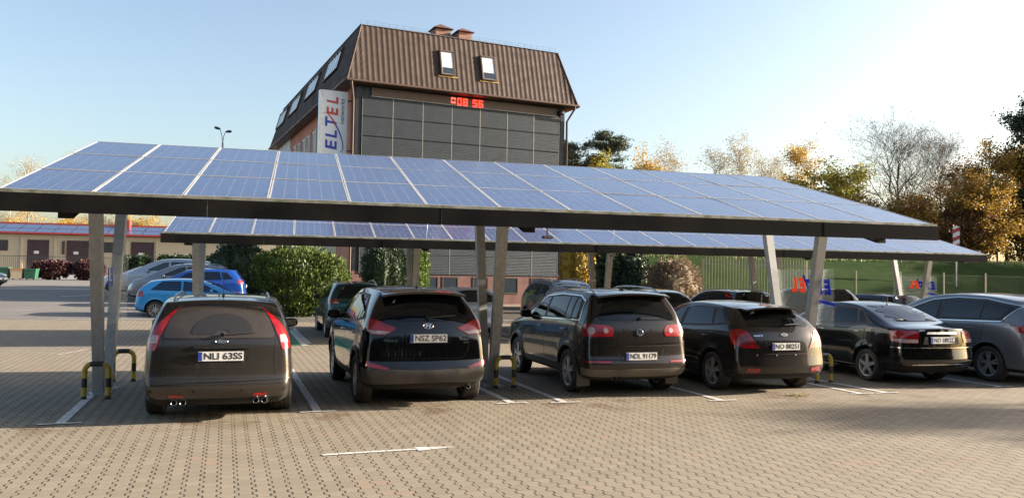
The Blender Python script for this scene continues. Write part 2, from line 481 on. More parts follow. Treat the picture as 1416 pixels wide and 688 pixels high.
def tag(o, label=None, cat=None, group=None, kind=None):
    if label: o['label'] = label
    if cat: o['category'] = cat
    if group: o['group'] = group
    if kind: o['kind'] = kind
    return o

def copy_tree(o, parent=None):
    c = o.copy(); COL.objects.link(c)
    if parent is not None: c.parent = parent
    for ch in list(o.children): copy_tree(ch, c)
    return c

_txt = {}
def text_mesh(body, size, mat, extrude=.001, offset=0., shear=0., align='CENTER', name='lettering'):
    """returns a mesh of the words lying in XY, facing +Z, origin at their centre"""
    key = (body, size, mat, extrude, offset, shear)
    if key in _txt: return _txt[key]
    cu = bpy.data.curves.new('t', 'FONT'); cu.body = body; cu.size = size
    cu.extrude = extrude; cu.offset = offset; cu.shear = shear
    cu.align_x = align; cu.align_y = 'CENTER'; cu.resolution_u = 4
    o = bpy.data.objects.new('t', cu); COL.objects.link(o)
    dg = bpy.context.evaluated_depsgraph_get()
    me = bpy.data.meshes.new_from_object(o.evaluated_get(dg))
    bpy.data.objects.remove(o); bpy.data.curves.remove(cu)
    me.materials.clear(); me.materials.append(MAT[mat])
    me.name = name
    _txt[key] = me
    return me

def text_obj(name, body, size, mat, mtx, parent, fitw=None, **kw):
    me = text_mesh(body, size, mat, **kw)
    o = bpy.data.objects.new(name, me); COL.objects.link(o)
    if parent is not None: o.parent = parent
    s = 1.
    if fitw:
        xs = [v.co.x for v in me.vertices]; s = fitw/(max(xs)-min(xs)+1e-6)
    o.matrix_basis = mtx @ Matrix.Diagonal((s, 1, 1, 1))
    return o

def basis(x, y, z, o):
    m = Matrix.Identity(4)
    for i, v in enumerate((x, y, z)):
        for k in range(3): m[k][i] = v[k]
    for k in range(3): m[k][3] = o[k]
    return m

def gz(y):
    if y <= 24: return 0.
    if y < 29: return .14*((y-24)/5)**1.5
    if y < 38: return .14+.31*(y-29)/9
    if y < 105: return .45+.25*(y-38)/67
    return .7

# ------------------------------------------------------------------ cars
# local space: y = 0 at the rear bumper, +y forward, x right, z up.  Finally shifted so the root is at mid length.
BASE = dict(
    wagon=dict(
        rear=[(.24,.20),(.05,.28),(.0,.45),(.045,.60),(.07,.96),(.22,1.22),(.42,1.44)],
        front=[(.25,.20),(.05,.28),(0,.45),(.04,.58),(.10,.68),(.16,.73),(.26,.78)],
        top=[None,(.80,1.475),(1.5,1.49),(2.2,1.485),(2.80,1.42),(3.50,1.02),(3.88,.94),(4.20,.87),None],
        belt=[None,(.55,.96),(1.3,.95),(2.15,.94),(2.9,.93),(3.42,.90),(3.85,.84),(4.18,.78),None],
        low=[.5,1.3,2.15,2.9,3.45,3.9,4.22], g=[1,1,1,1,1,0,0,0,0], L=4.56, W=1.84, H=1.49),
    suv=dict(
        rear=[(.26,.26),(.07,.34),(.0,.52),(.06,.68),(.09,1.08),(.27,1.36),(.48,1.62)],
        front=[(.25,.26),(.06,.34),(0,.55),(.03,.72),(.08,.84),(.14,.90),(.26,.95)],
        top=[None,(.85,1.655),(1.5,1.68),(2.1,1.67),(2.62,1.60),(3.38,1.16),(3.75,1.08),(4.08,1.02),None],
        belt=[None,(.55,1.12),(1.25,1.10),(2.0,1.08),(2.75,1.06),(3.32,1.02),(3.72,.98),(4.05,.92),None],
        low=[.5,1.25,2.05,2.8,3.35,3.75,4.1], g=[1,1,1,1,1,0,0,0,0], L=4.42, W=1.82, H=1.67),
    hatch=dict(
        rear=[(.24,.22),(.05,.29),(.0,.44),(.03,.62),(.06,.96),(.24,1.18),(.46,1.37)],
        front=[(.25,.20),(.05,.28),(0,.45),(.03,.58),(.08,.68),(.15,.74),(.26,.80)],
        top=[None,(.80,1.43),(1.35,1.47),(1.9,1.475),(2.42,1.42),(3.22,1.02),(3.6,.95),(3.92,.88),None],
        belt=[None,(.55,1.0),(1.2,.97),(1.9,.95),(2.6,.93),(3.15,.90),(3.55,.85),(3.88,.80),None],
        low=[.48,1.2,1.95,2.65,3.2,3.6,3.93], g=[1,1,1,1,1,0,0,0,0], L=4.24, W=1.78, H=1.48),
    sedan=dict(
        rear=[(.24,.22),(.05,.29),(.0,.46),(.03,.64),(.04,.82),(.045,.93),(.06,1.03)],
        front=[(.25,.20),(.05,.28),(0,.45),(.03,.58),(.08,.68),(.15,.74),(.26,.80)],
        top=[None,(.32,1.07),(.62,1.10),(1.28,1.40),(1.75,1.465),(2.25,1.46),(2.68,1.39),(3.42,1.03),(3.80,.95),(4.10,.88),None],
        belt=[None,(.32,.97),(.68,.98),(1.18,.98),(1.7,.965),(2.25,.95),(2.80,.93),(3.34,.91),(3.75,.85),(4.05,.80),None],
        low=[.32,.68,1.2,1.72,2.25,2.8,3.35,3.78,4.08], g=[0,0,.05,1,1,1,1,0,0,0,0], L=4.40, W=1.70, H=1.47),
    mpv=dict(
        rear=[(.24,.22),(.06,.30),(.0,.47),(.05,.64),(.10,1.02),(.26,1.30),(.46,1.54)],
        front=[(.25,.22),(.05,.30),(0,.47),(.04,.62),(.12,.74),(.22,.80),(.34,.86)],
        top=[None,(.95,1.61),(1.6,1.65),(2.3,1.64),(2.95,1.55),(3.80,1.10),(4.12,1.00),(4.42,.93),None],
        belt=[None,(.60,1.10),(1.4,1.07),(2.3,1.04),(3.1,1.00),(3.70,.96),(4.08,.90),(4.40,.84),None],
        low=[.55,1.4,2.3,3.1,3.7,4.1,4.42], g=[1,1,1,1,1,0,0,0,0], L=4.77, W=1.88, H=1.66),
)

def body_surface(S, level):
    K = 7
    rear = S['rear']; L, W, H = S['L'], S['W'], S['H']
    front = [(L-a, z) for a, z in S['front']]
    top = list(S['top']); top[0] = rear[6]; top[-1] = front[6]
    belt = list(S['belt']); belt[0] = rear[4]; belt[-1] = front[4]
    nj = len(top); g = S['g']; low = S['low']
    base_w = S.get('bw', [.40, .475, .500, .500, .484, .43, .345])
    hood_w = .405
    endw = {0: .955, 1: .985, nj-2: .975, nj-1: .90}
    FR = [-1, -.86, -.5, 0, .5, .86, 1]
    NI = len(FR)
    def prof(j, k):
        if j == 0: y, z = rear[k]
        elif j == nj-1: y, z = front[k]
        elif k <= 3:
            t = low[j-1]/L
            y = low[j-1]; z = rear[k][1]*(1-t)+front[k][1]*t
            if k == 3: z += .02
        elif k == 4: y, z = belt[j]
        elif k == 6: y, z = top[j]
        else:
            y = (belt[j][0]+top[j][0])/2; z = (belt[j][1]+top[j][1])/2
        gg = g[j]
        w = base_w[k]
        if k == 6: w = hood_w*(1-gg)+base_w[6]*gg
        if k == 5: w = (.46)*(1-gg)+base_w[5]*gg
        w *= endw.get(j, 1.)*W
        return y, z, w
    idx = {}; V = []
    def vert(i, j, k):
        if (i, j, k) in idx: return idx[(i, j, k)]
        y, z, w = prof(j, k)
        f = FR[i]
        x = f*w
        if j == 0: y += S.get('rcurve', .10)*abs(f)**2.6
        if j == nj-1: y -= .24*abs(f)**2.2
        if k == 6:
            z -= (.045 if g[j] > .5 else .035)*abs(f)**2.2
        if 0 < j < nj-1 and k in (2, 3) and abs(f) == 1: pass
        idx[(i, j, k)] = len(V); V.append((x, y, z)); return idx[(i, j, k)]
    F = []
    for i in range(NI-1):
        for k in range(K-1):
            F.append((vert(i,0,k), vert(i+1,0,k), vert(i+1,0,k+1), vert(i,0,k+1)))
            F.append((vert(i+1,nj-1,k), vert(i,nj-1,k), vert(i,nj-1,k+1), vert(i+1,nj-1,k+1)))
        for j in range(nj-1):
            F.append((vert(i,j,6), vert(i+1,j,6), vert(i+1,j+1,6), vert(i,j+1,6)))
            F.append((vert(i+1,j,0), vert(i,j,0), vert(i,j+1,0), vert(i+1,j+1,0)))
    for j in range(nj-1):
        for k in range(K-1):
            F.append((vert(NI-1,j,k), vert(NI-1,j+1,k), vert(NI-1,j+1,k+1), vert(NI-1,j,k+1)))
            F.append((vert(0,j+1,k), vert(0,j,k), vert(0,j,k+1), vert(0,j+1,k+1)))
    me = bpy.data.meshes.new('cage'); me.from_pydata(V, [], F); me.update()
    cr = me.attributes.new('crease_edge', 'FLOAT', 'EDGE')
    inv = {v: k for k, v in idx.items()}
    for e in me.edges:
        a, b_ = inv[e.vertices[0]], inv[e.vertices[1]]
        c = 0
        side = a[0] in (0, NI-1) and b_[0] in (0, NI-1)
        if side and a[2] == b_[2] == 4: c = .45
        if side and a[2] == b_[2] == 1: c = .5
        if a[2] == b_[2] == 6 and a[1] == b_[1] == 0: c = S.get('lip', .7)
        if a[2] == b_[2] and a[1] == b_[1] == 0 and a[2] in (2, 3): c = .45
        if side and a[2] == b_[2] == 6: c = .35
        cr.data[e.index].value = c
    o = bpy.data.objects.new('cage', me); COL.objects.link(o)
    md = o.modifiers.new('s', 'SUBSURF'); md.levels = level; md.render_levels = level
    dg = bpy.context.evaluated_depsgraph_get()
    out = bpy.data.meshes.new_from_object(o.evaluated_get(dg))
    bpy.data.objects.remove(o); bpy.data.meshes.remove(me)
    xs = [abs(v.co.x) for v in out.vertices]; ys = [v.co.y for v in out.vertices]; zs = [v.co.z for v in out.vertices]
    mx = max(xs); y0, y1 = min(ys), max(ys); z0, z1 = min(zs), max(zs)
    zf = S['rear'][0][1]-.02
    for v in out.vertices:
        v.co.x *= (W/2)/mx
        v.co.y = (v.co.y-y0)/(y1-y0)*L
        v.co.z = zf + (v.co.z-z0)/(z1-z0)*(H-zf)
    # wheel-arch flare
    for v in out.vertices:
        for yw in S['axles']:
            d = math.hypot(v.co.y-yw, v.co.z-S['wr'])
            rr = S['arch']
            if rr-.03 < d < rr+.12 and v.co.z < .95:
                v.co.x *= 1+.018*math.exp(-((d-rr)/.05)**2)
    return out

class Car:
    def __init__(s, kind, paint, name, label, cat, group, level=3, **kw):
        S = {k: (list(v) if isinstance(v, list) else v) for k, v in BASE[kind].items()}
        B = BASE[kind]
        sy, sz = kw.get('L', B['L'])/B['L'], kw.get('H', B['H'])/B['H']
        def sc(l, flip=False):
            return [None if p is None else (p[0]*sy, p[1]*sz) for p in l]
        for k in ('top', 'belt'): S[k] = sc(S[k])
        S['rear'] = [(a, z*sz) for a, z in S['rear']]; S['front'] = [(a, z*sz) for a, z in S['front']]
        S['low'] = [a*sy for a in S['low']]
        S.update(kw)
        for k in ('L', 'W', 'H'): S[k] = kw.get(k, B[k])
        S.setdefault('wr', .315); S.setdefault('arch', S['wr']+.055)
        S.setdefault('ro', .85); S.setdefault('wb', 2.62); S.setdefault('tw', .215)
        S['axles'] = [S['ro'], S['ro']+S['wb']]
        s.S = S; s.paint = paint; s.level = level; s.kind = kind
        s.root = empty(name, (0, 0, 0), 0, label, cat, group)
        s.surf = body_surface(S, level)
        s.bvh = BVHTree.FromPolygons([v.co.copy() for v in s.surf.vertices], [tuple(p.vertices) for p in s.surf.polygons])
        s.off = Matrix.Translation((0, -S['L']/2, 0))
        s.hwc = {}; s.cuts = []; s.trims = []
        s.body()
    # --- projection
    def hw(s, z, end):
        k = (round(z, 2), end)
        if k not in s.hwc:
            y = .62 if end == 'rear' else s.S['L']-.75
            h = s.bvh.ray_cast(Vector((3, y, z)), Vector((-1, 0, 0)))
            s.hwc[k] = h[0].x if h[0] is not None else .5
        return s.hwc[k]
    def hit(s, proj, a, t, eps=.004):
        L = s.S['L']
        if proj in ('rear', 'front'):
            sg = 1 if a >= 0 else -1
            xc = max(.2, s.hw(t, proj)-.24); q = abs(a)
            if q <= xc: o = Vector((a, -3, t)); d = Vector((0, 1, 0))
            else:
                th = min((q-xc)/.30, PI/2); c = Vector((sg*xc, .42, t))
                o = c+Vector((sg*math.sin(th), -math.cos(th), 0))*3; d = (c-o).normalized()
            if proj == 'front':
                o.y = L-o.y; d.y = -d.y
        elif proj == 'left': o = Vector((-3, a, t)); d = Vector((1, 0, 0))
        elif proj == 'right': o = Vector((3, a, t)); d = Vector((-1, 0, 0))
        elif proj == 'top': o = Vector((a, t, 5)); d = Vector((0, 0, -1))
        h = s.bvh.ray_cast(o, d)
        if h[0] is None: return None
        n = h[1]
        if n.dot(d) > 0: n = -n
        return h[0] + n*eps, n
    def link(s, mb, name, parent=None, smooth=True, angle=40, label=None):
        for i, v in enumerate(mb.v): mb.v[i] = (v[0], v[1]-s.S['L']/2, v[2])
        o = mb.build(name, parent or s.root, smooth, angle)
        if label: o['label'] = label
        return o
    def poly_round(s, poly, r, n=4):
        if r <= 0: return poly
        out = []
        for i in range(len(poly)):
            p0, p1, p2 = Vector(poly[i-1]), Vector(poly[i]), Vector(poly[(i+1) % len(poly)])
            a = (p0-p1); b = (p2-p1); ra = min(r, a.length*.45); rb = min(r, b.length*.45)
            A = p1+a.normalized()*ra; B = p1+b.normalized()*rb
            for k in range(n+1):
                t = k/n
                out.append(A*(1-t)**2+p1*2*t*(1-t)+B*t*t)
        return [tuple(q) for q in out]
    def patch_mb(s, mb, poly, mat, proj, eps=.004, res=.035, rnd=.02, depth=.008, holes=()):
        poly = s.poly_round(poly, rnd)
        bd = []
        for i in range(len(poly)):
            a, b = Vector(poly[i]), Vector(poly[(i+1) % len(poly)])
            n = max(1, int((b-a).length/res+.5))
            for k in range(n): bd.append(a+(b-a)*k/n)
        # drop duplicates
        q = [bd[0]]
        for p in bd[1:]:
            if (p-q[-1]).length > 1e-4: q.append(p)
        if (q[0]-q[-1]).length < 1e-4: q.pop()
        bd = q; nb = len(bd)
        xs = [p.x for p in bd]; ys = [p.y for p in bd]
        pts = [Vector((p.x, p.y)) for p in bd]
        nx = int((max(xs)-min(xs))/res)+1; ny = int((max(ys)-min(ys))/res)+1
        def inside(x, y):
            c = False; j = nb-1
            for i in range(nb):
                if (bd[i].y > y) != (bd[j].y > y) and x < (bd[j].x-bd[i].x)*(y-bd[i].y)/(bd[j].y-bd[i].y)+bd[i].x: c = not c
                j = i
            return c
        for i in range(nx):
            for j in range(ny):
                x = min(xs)+(i+.5)*res; y = min(ys)+(j+.5)*res
                if inside(x, y) and min((p.x-x)**2+(p.y-y)**2 for p in bd) > (res*.45)**2:
                    pts.append(Vector((x, y)))
        edges = []
        for H in holes:
            o_ = len(pts); k_ = 0
            for i in range(len(H)):
                a, b = Vector(H[i]), Vector(H[(i+1) % len(H)]); n = max(1, int((b-a).length/res+.5))
                for k in range(n): pts.append(a+(b-a)*k/n); k_ += 1
            edges += [(o_+i, o_+(i+1) % k_) for i in range(k_)]
        def inpoly(H, x, y):
            c = False; j = len(H)-1
            for i in range(len(H)):
                if (H[i][1] > y) != (H[j][1] > y) and x < (H[j][0]-H[i][0])*(y-H[i][1])/(H[j][1]-H[i][1])+H[i][0]: c = not c
                j = i
            return c
        vs, es, fs, ov, oe, of = geometry.delaunay_2d_cdt(pts, edges, [list(range(nb))], 1, 1e-6)
        if holes:
            fs = [f for f in fs if not any(inpoly(H, sum(vs[i].x for i in f)/len(f), sum(vs[i].y for i in f)/len(f)) for H in holes)]
        P = []; NN = []
        for v in vs:
            h = s.hit(proj, v.x, v.y, eps)
            P.append(h[0] if h else None); NN.append(h[1] if h else None)
        fs = [f for f in fs if all(P[i] is not None for i in f)]
        if not fs: return
        # orientation by normals
        f0 = []
        for f in fs:
            nrm = (P[f[1]]-P[f[0]]).cross(P[f[2]]-P[f[0]])
            f0.append(tuple(f) if nrm.dot(NN[f[0]]) > 0 else tuple(f)[::-1])
        remap = {}; V = []; 
        for f in f0:
            for i in f:
                if i not in remap: remap[i] = len(V); V.append(P[i])
        F = [tuple(remap[i] for i in f) for f in f0]
        # skirt
        cnt = {}
        for f in F:
            for a in range(len(f)):
                e = (f[a], f[(a+1) % len(f)])
                cnt[e] = cnt.get(e, 0)+1
        inv = {v: k for k, v in remap.items()}
        low = {}
        for (a, b) in list(cnt):
            if (b, a) not in cnt:
                for q_ in (a, b):
                    if q_ not in low: low[q_] = len(V); V.append(V[q_]-NN[inv[q_]]*depth)
                F.append((b, a, low[a], low[b]))
        mb.add(V, F, mat)
    def inset(s, poly, d):
        n = len(poly); area = sum(poly[i][0]*poly[(i+1) % n][1]-poly[(i+1) % n][0]*poly[i][1] for i in range(n))
        sg = 1 if area > 0 else -1; out = []
        for i in range(n):
            p0, p1, p2 = Vector(poly[i-1]), Vector(poly[i]), Vector(poly[(i+1) % n])
            a = (p1-p0).normalized(); b = (p2-p1).normalized()
            na = Vector((-a.y, a.x))*sg; nb = Vector((-b.y, b.x))*sg; k = (na+nb); k = k/max(.45, k.length_squared/2) if k.length > .01 else na
            out.append(tuple(p1+k*d*min(1, 1)))
        return out
    def patch(s, name, poly, mat, proj, parent=None, label=None, **kw):
        if name in ('rear_window', 'side_window', 'windscreen'):
            rnd = kw.pop('rnd', .02); P = s.poly_round(poly, rnd, 3)
            H = s.inset(P, .020 if name == 'side_window' else .030)
            s.cuts.append((name, proj, H)); kw['rnd'] = 0
            fr = MB(); e = kw.get('eps', .004)
            s.patch_mb(fr, P, 'seam_dark', proj, **{**kw, 'eps': e, 'holes': [H], 'res': .03})
            f = s.link(fr, 'window_border', None, True, 35)
            kw['eps'] = e+.003; poly = P
        if name == 'window_trim':
            s.trims.append((poly, mat, proj, kw)); return None
        mb = MB(); s.patch_mb(mb, poly, mat, proj, **kw)
        if not mb.v: return None
        return s.link(mb, name, parent, True, 35, label)
    def mpatch(s, name, poly, mat, proj, **kw):
        """the same outline on both sides: proj 'rear'/'front' mirrors x, 'side' does left and right"""
        out = []
        for sg in (-1, 1):
            if proj == 'side': out.append(s.patch(name, poly, mat, 'left' if sg < 0 else 'right', **kw))
            else: out.append(s.patch(name, [(sg*a, t) for a, t in poly], mat, proj, **kw))
        return out
    def strip_mb(s, mb, line, w, mat, proj, eps=.0025, res=.03, closed=False):
        pts = [Vector(p) for p in line]
        if closed: pts.append(pts[0])
        q = []
        for i in range(len(pts)-1):
            n = max(1, int((pts[i+1]-pts[i]).length/res))
            for k in range(n): q.append(pts[i]+(pts[i+1]-pts[i])*k/n)
        q.append(pts[-1])
        V = []; ok = []; NN = []
        for i, p in enumerate(q):
            t = (q[min(i+1, len(q)-1)]-q[max(i-1, 0)])
            if t.length < 1e-9: t = Vector((1, 0))
            t.normalize(); n = Vector((-t.y, t.x))*w/2
            A = s.hit(proj, p.x+n.x, p.y+n.y, eps); B = s.hit(proj, p.x-n.x, p.y-n.y, eps)
            ok.append(A is not None and B is not None)
            V += [A[0] if A else Vector((0, 0, 0)), B[0] if B else Vector((0, 0, 0))]; NN.append(A[1] if A else None)
        F = []
        for i in range(len(q)-1):
            if ok[i] and ok[i+1]:
                f = (2*i, 2*i+1, 2*i+3, 2*i+2)
                nr = (V[f[1]]-V[f[0]]).cross(V[f[2]]-V[f[0]])
                F.append(f if nr.dot(NN[i]) > 0 else f[::-1])
        mb.add(V, F, mat)
    def seams(s, lines, mat='seam_dark', w=.007, name='panel_gap', parent=None):
        for proj, line in lines:
            mb = MB(); s.strip_mb(mb, line, w, mat, proj)
            if mb.v: s.link(mb, name, parent or s.bodyo, True, 35)
    # --- body with wheel wells
    def body(s):
        S = s.S
        me = s.surf.copy()
        me.materials.clear(); me.materials.append(MAT[s.paint]); me.materials.append(MAT['wheel_well'])
        o = bpy.data.objects.new('body', me); COL.objects.link(o)
        c = MB(); W = S['W']
        for yw in S['axles']:
            for sg in (-1, 1):
                a, b = sorted((sg*(W/2-.30), sg*(W/2+.3)))
                prof = [(a, .0), (a, S['arch']), (b, S['arch']), (b, 0.)]
                n = 40; vs = []
                for xx in (a, b):
                    for k in range(n):
                        t = 2*PI*k/n; vs.append((xx, yw+S['arch']*math.cos(t), S['wr']+.015+S['arch']*math.sin(t)))
                fs = [(k, (k+1) % n, n+(k+1) % n, n+k) for k in range(n)] + [tuple(range(n))[::-1], tuple(range(n, 2*n))]
                c.add(vs, fs, 'wheel_well')
        cut = c.build('cut')
        bm = bmesh.new(); bm.from_mesh(cut.data); bmesh.ops.recalc_face_normals(bm, faces=bm.faces); bm.to_mesh(cut.data); bm.free()
        md = o.modifiers.new('b', 'BOOLEAN'); md.operation = 'DIFFERENCE'; md.object = cut; md.solver = 'EXACT'
        dg = bpy.context.evaluated_depsgraph_get()
        out = bpy.data.meshes.new_from_object(o.evaluated_get(dg))
        bpy.data.objects.remove(o); bpy.data.objects.remove(cut)
        out.materials.clear(); out.materials.append(MAT[s.paint]); out.materials.append(MAT['wheel_well']); out.materials.append(MAT['black_plastic'])
        for p in out.polygons:
            ce = p.center; k = 0
            for yw in S['axles']:
                if math.hypot(ce.y-yw, ce.z-S['wr']-.015) < S['arch']+.006 and abs(p.normal.x) < .5 or (math.hypot(ce.y-yw, ce.z-S['wr']) < S['arch'] and abs(ce.x) < W/2-.2): k = 1
            if p.normal.z < -.6 and ce.z < .4: k = 1
            p.material_index = k; p.use_smooth = True
        out.set_sharp_from_angle(angle=R(32))
        out.transform(s.off)
        o = bpy.data.objects.new('body', out); COL.objects.link(o); o.parent = s.root
        s.bodyo = o
    def wheels(s, style=5, mat='alloy', double=False, cover=False, rear_only=False):
        S = s.S; r = S['wr']; tw = S['tw']; rr = r*.70
        n = 40 if s.level > 2 else 24
        ty = MB()
        hw_ = tw/2
        prof = [(-hw_*.80, rr), (-hw_*.98, rr+.012), (-hw_*1.06, (r+rr)/2), (-hw_*.98, r-.022), (-hw_*.84, r-.006), (-hw_*.3, r), (-hw_*.28, r-.008), (-hw_*.22, r-.008), (-hw_*.2, r), (hw_*.2, r), (hw_*.22, r-.008), (hw_*.28, r-.008), (hw_*.3, r), (hw_*.84, r-.006), (hw_*.98, r-.022), (hw_*1.06, (r+rr)/2), (hw_*.98, rr+.012), (hw_*.80, rr)]
        ty.lathe([(a, b) for a, b in prof][::-1], 'rubber', 'X', n=n, close=True)
        rm = MB()   # outer side is +x
        rm.lathe([(hw_*.80, rr+.002), (hw_*.86, rr-.004), (hw_*.80, rr-.016), (hw_*.50, rr-.024), (-hw_*.7, rr-.03), (-hw_*.7, rr)][::-1], mat, 'X', n=n, close=True)
        rm.lathe([(-.02, .0), (-.02, rr-.02), (-.03, rr-.02), (-.03, 0.)][::-1], 'wheel_well', 'X', n=n)
        face = hw_*.74
        rm.lathe([(face-.02, .062), (face+.006, .058), (face+.012, .030), (face+.008, .0)][::-1], mat, 'X', n=20)
        cnt = style
        for k in range(cnt):
            th = 2*PI*k/cnt+.3
            subs = (-1, 1) if double else (0,)
            for q in subs:
                t0, t1 = th+q*.10, th+q*.17
                a = Vector((face-.004, .045*math.cos(t0), .045*math.sin(t0))); b = Vector((face-.006, (rr-.012)*math.cos(t1), (rr-.012)*math.sin(t1)))
                tang = Vector((0, -math.sin(th), math.cos(th)))
                w = .62 if double else 1.
                w0, w1 = (.070*w, .052*w) if cnt <= 6 else (.030, .026)
                rm.beam(a, b, w0, .03, w1, .022, mat, tang)
        for yw in S['axles']:
            for sg in (-1, 1):
                xw = sg*(S['W']/2-.012-tw/2)
                e = empty('wheel', (xw, yw-S['L']/2, r)); e.parent = s.root
                if sg < 0: e.rotation_euler = (0, 0, PI)
                if not hasattr(s, '_t'):
                    s._t = ty.build('tyre', e, True, 30); s._r = rm.build('rim', e, True, 30)
                else:
                    for q in (s._t, s._r):
                        c = q.copy(); COL.objects.link(c); c.parent = e
                e.rotation_euler[0] = (yw*3.1 + (sg > 0)*1.3) % 6.28 if False else 0
    def wheel_parts_ok(s): pass
    def plate(s, text, x=0, z=.8, proj='rear', w=.52, h=.112, rec=0.):
        hh = s.hit(proj, x, z, 0)
        y = hh[0].y
        for dz in (-.05, .05):
            q = s.hit(proj, x, z+dz, 0)
            if q: y = min(y, q[0].y) if proj == 'rear' else max(y, q[0].y)
        sg = -1 if proj == 'rear' else 1
        yf = y+sg*.012
        mb = MB(); mb.box(x-w/2-.008, x+w/2+.008, min(y, yf-sg*.003), max(y, yf-sg*.003), z-h/2-.008, z+h/2+.008, 'black_plastic')
        mb.box(x-w/2, x+w/2, min(yf-sg*.006, yf), max(yf-sg*.006, yf), z-h/2, z+h/2, 'plate_white')
        o = s.link(mb, 'number_plate', None, False)
        bl = MB(); xb = x-sg*0 - (w/2-.022)*(1 if proj == 'rear' else -1)
        bl.box(xb-.022, xb+.022, min(yf, yf+sg*.001), max(yf, yf+sg*.001), z-h/2+.003, z+h/2-.003, 'plate_blue')
        s.link(bl, 'country_band', o, False)
        if text:
            X = (1, 0, 0) if proj == 'rear' else (-1, 0, 0); Z = (0, -1, 0) if proj == 'rear' else (0, 1, 0)
            cx = x+.024*(1 if proj == 'rear' else -1)
            text_obj('plate_lettering', text, h*.98, 'plate_black', basis(X, (0, 0, 1), Z, (cx, yf+sg*.0012-s.S['L']/2, z-.002)), o, fitw=w*.85, extrude=.0006, offset=.0022)
        return o
    def badge(s, text, x, z, size, mat='chrome', fitw=None, proj='rear', name='badge', off=.0015, shear=0, eps=.004):
        h = s.hit(proj, x, z, eps)
        if not h: return
        p, n = h
        up = Vector((0, 0, 1)); up = (up-n*up.dot(n)).normalized(); X = up.cross(n)
        return text_obj(name, text, size, mat, basis(X, up, n, p-Vector((0, s.S['L']/2, 0))), s.root, fitw=fitw, extrude=.001, offset=off, shear=shear)
    def emblem(s, kind, x, z, r, proj='rear'):
        h = s.hit(proj, x, z, .009)
        p, n = h
        up = Vector((0, 0, 1)); up = (up-n*up.dot(n)).normalized(); X = up.cross(n)
        mtx = basis(X, up, n, p-Vector((0, s.S['L']/2, 0)))
        mb = MB()
        def ring(rx, ry, w, m, z0, n_=28):
            V = []; F = []
            for k in range(n_):
                t = 2*PI*k/n_
                for q, zz in ((1., z0), (1-w/rx, z0+.004), (1-2*w/rx, z0)):
                    V.append((rx*q*math.cos(t), ry*q*math.sin(t), zz))
            for k in range(n_):
                a, b = 3*k, 3*((k+1) % n_)
                F += [(a, b, b+1, a+1), (a+1, b+1, b+2, a+2)]
            mb.add(V, F, m)
        def disc(rx, ry, m, zz, n_=28):
            mb.add([(rx*math.cos(2*PI*k/n_), ry*math.sin(2*PI*k/n_), zz) for k in range(n_)], [tuple(range(n_))], m)
        def bar(a, b, w, m='chrome'):
            mb.beam((a[0], a[1], .003), (b[0], b[1], .003), w, .004, w, .004, m, (-(b[1]-a[1]), b[0]-a[0], 0))
        if kind == 'oval_script':
            disc(r, r*.40, 'steel_dark', .002); ring(r, r*.40, .005, 'chrome', .001)
        elif kind == 'oval_h':
            ring(r, r*.55, .009, 'chrome', 0)
            bar((-r*.42, -r*.36), (-r*.22, r*.40), .016); bar((r*.22, -r*.40), (r*.42, r*.36), .016); bar((-r*.34, -r*.08), (r*.34, r*.10), .013)
        elif kind == 'roundel':
            disc(r, r, 'emblem_blue', .001); ring(r, r, .006, 'chrome', 0)
            q = r*.82
            for a, b_ in (((-.55, .62), (-.16, -.62+.9-.55)), ((.55, .62), (.16, -.27)), ((-.85, .25), (-.38, -.78)), ((.85, .25), (.38, -.78)), ((-.38, -.78), (0, .05)), ((.38, -.78), (0, .05)), ((-.30, .85), (0, .2)), ((.30, .85), (0, .2))):
                bar((a[0]*q, a[1]*q), (b_[0]*q, b_[1]*q), .009)
        elif kind == 'oval_plain':
            disc(r, r*.55, 'steel_dark', .001); ring(r, r*.55, .006, 'chrome', 0)
        elif kind == 'h_square':
            bar((-r*.55, -r*.7), (-r*.75, r*.7), .012); bar((r*.55, -r*.7), (r*.75, r*.7), .012); bar((-r*.6, 0), (r*.6, 0), .012)
            ring(r, r*.85, .006, 'chrome', 0)
        o = mb.build('emblem', s.root, True, 30); o.matrix_basis = mtx
        if kind == 'oval_script':
            text_obj('emblem_lettering', 'Ford', r*.62, 'chrome', basis((1,0,0),(0,1,0),(0,0,1),(0,0,.0035)), o, extrude=.0008, shear=.3)
        if kind == 'oval_plain':
            text_obj('emblem_lettering', 'KIA', r*.7, 'chrome', basis((1,0,0),(0,1,0),(0,0,1),(0,0,.003)), o, extrude=.0008)
        return o
    def mirrors(s, y, z, mat=None, size=1., x=None):
        mat = mat or s.paint
        for sg in (-1, 1):
            h = s.hit('right', y, z-.04, 0)
            x0 = h[0].x if h else .8
            cx = x0+.115; V = []; F = []
            nu, nv = 12, 8
            def se(c, e): return math.copysign(abs(c)**e, c)
            for i in range(nv+1):
                ph = -PI/2+PI*i/nv
                for k in range(nu):
                    th = 2*PI*k/nu
                    xx = .095*size*se(math.cos(ph), .6)*se(math.cos(th), .7)
                    yy = .085*size*se(math.cos(ph), .6)*se(math.sin(th), .7)
                    if yy < 0: yy *= .35
                    zz = .066*size*se(math.sin(ph), .7)
                    V.append((sg*(cx+xx), y+.0+yy, z+zz*(1-.12*xx/.1)))
            for i in range(nv):
                for k in range(nu):
                    F.append((i*nu+k, i*nu+(k+1) % nu, (i+1)*nu+(k+1) % nu, (i+1)*nu+k))
            mb = MB(); mb.add(V, F if sg > 0 else [f[::-1] for f in F], mat)
            mb.beam((sg*(x0-.02), y+.03, z-.06), (sg*(cx-.03), y+.02, z-.03), .05, .04, .05, .04, 'black_plastic', (0, 1, 0))
            o = s.link(mb, 'side_mirror', None, True, 50)
            g_ = MB(); g_.box(sg*cx-.070, sg*cx+.070, y-.034, y-.031, z-.042, z+.042, 'mirror_glass')
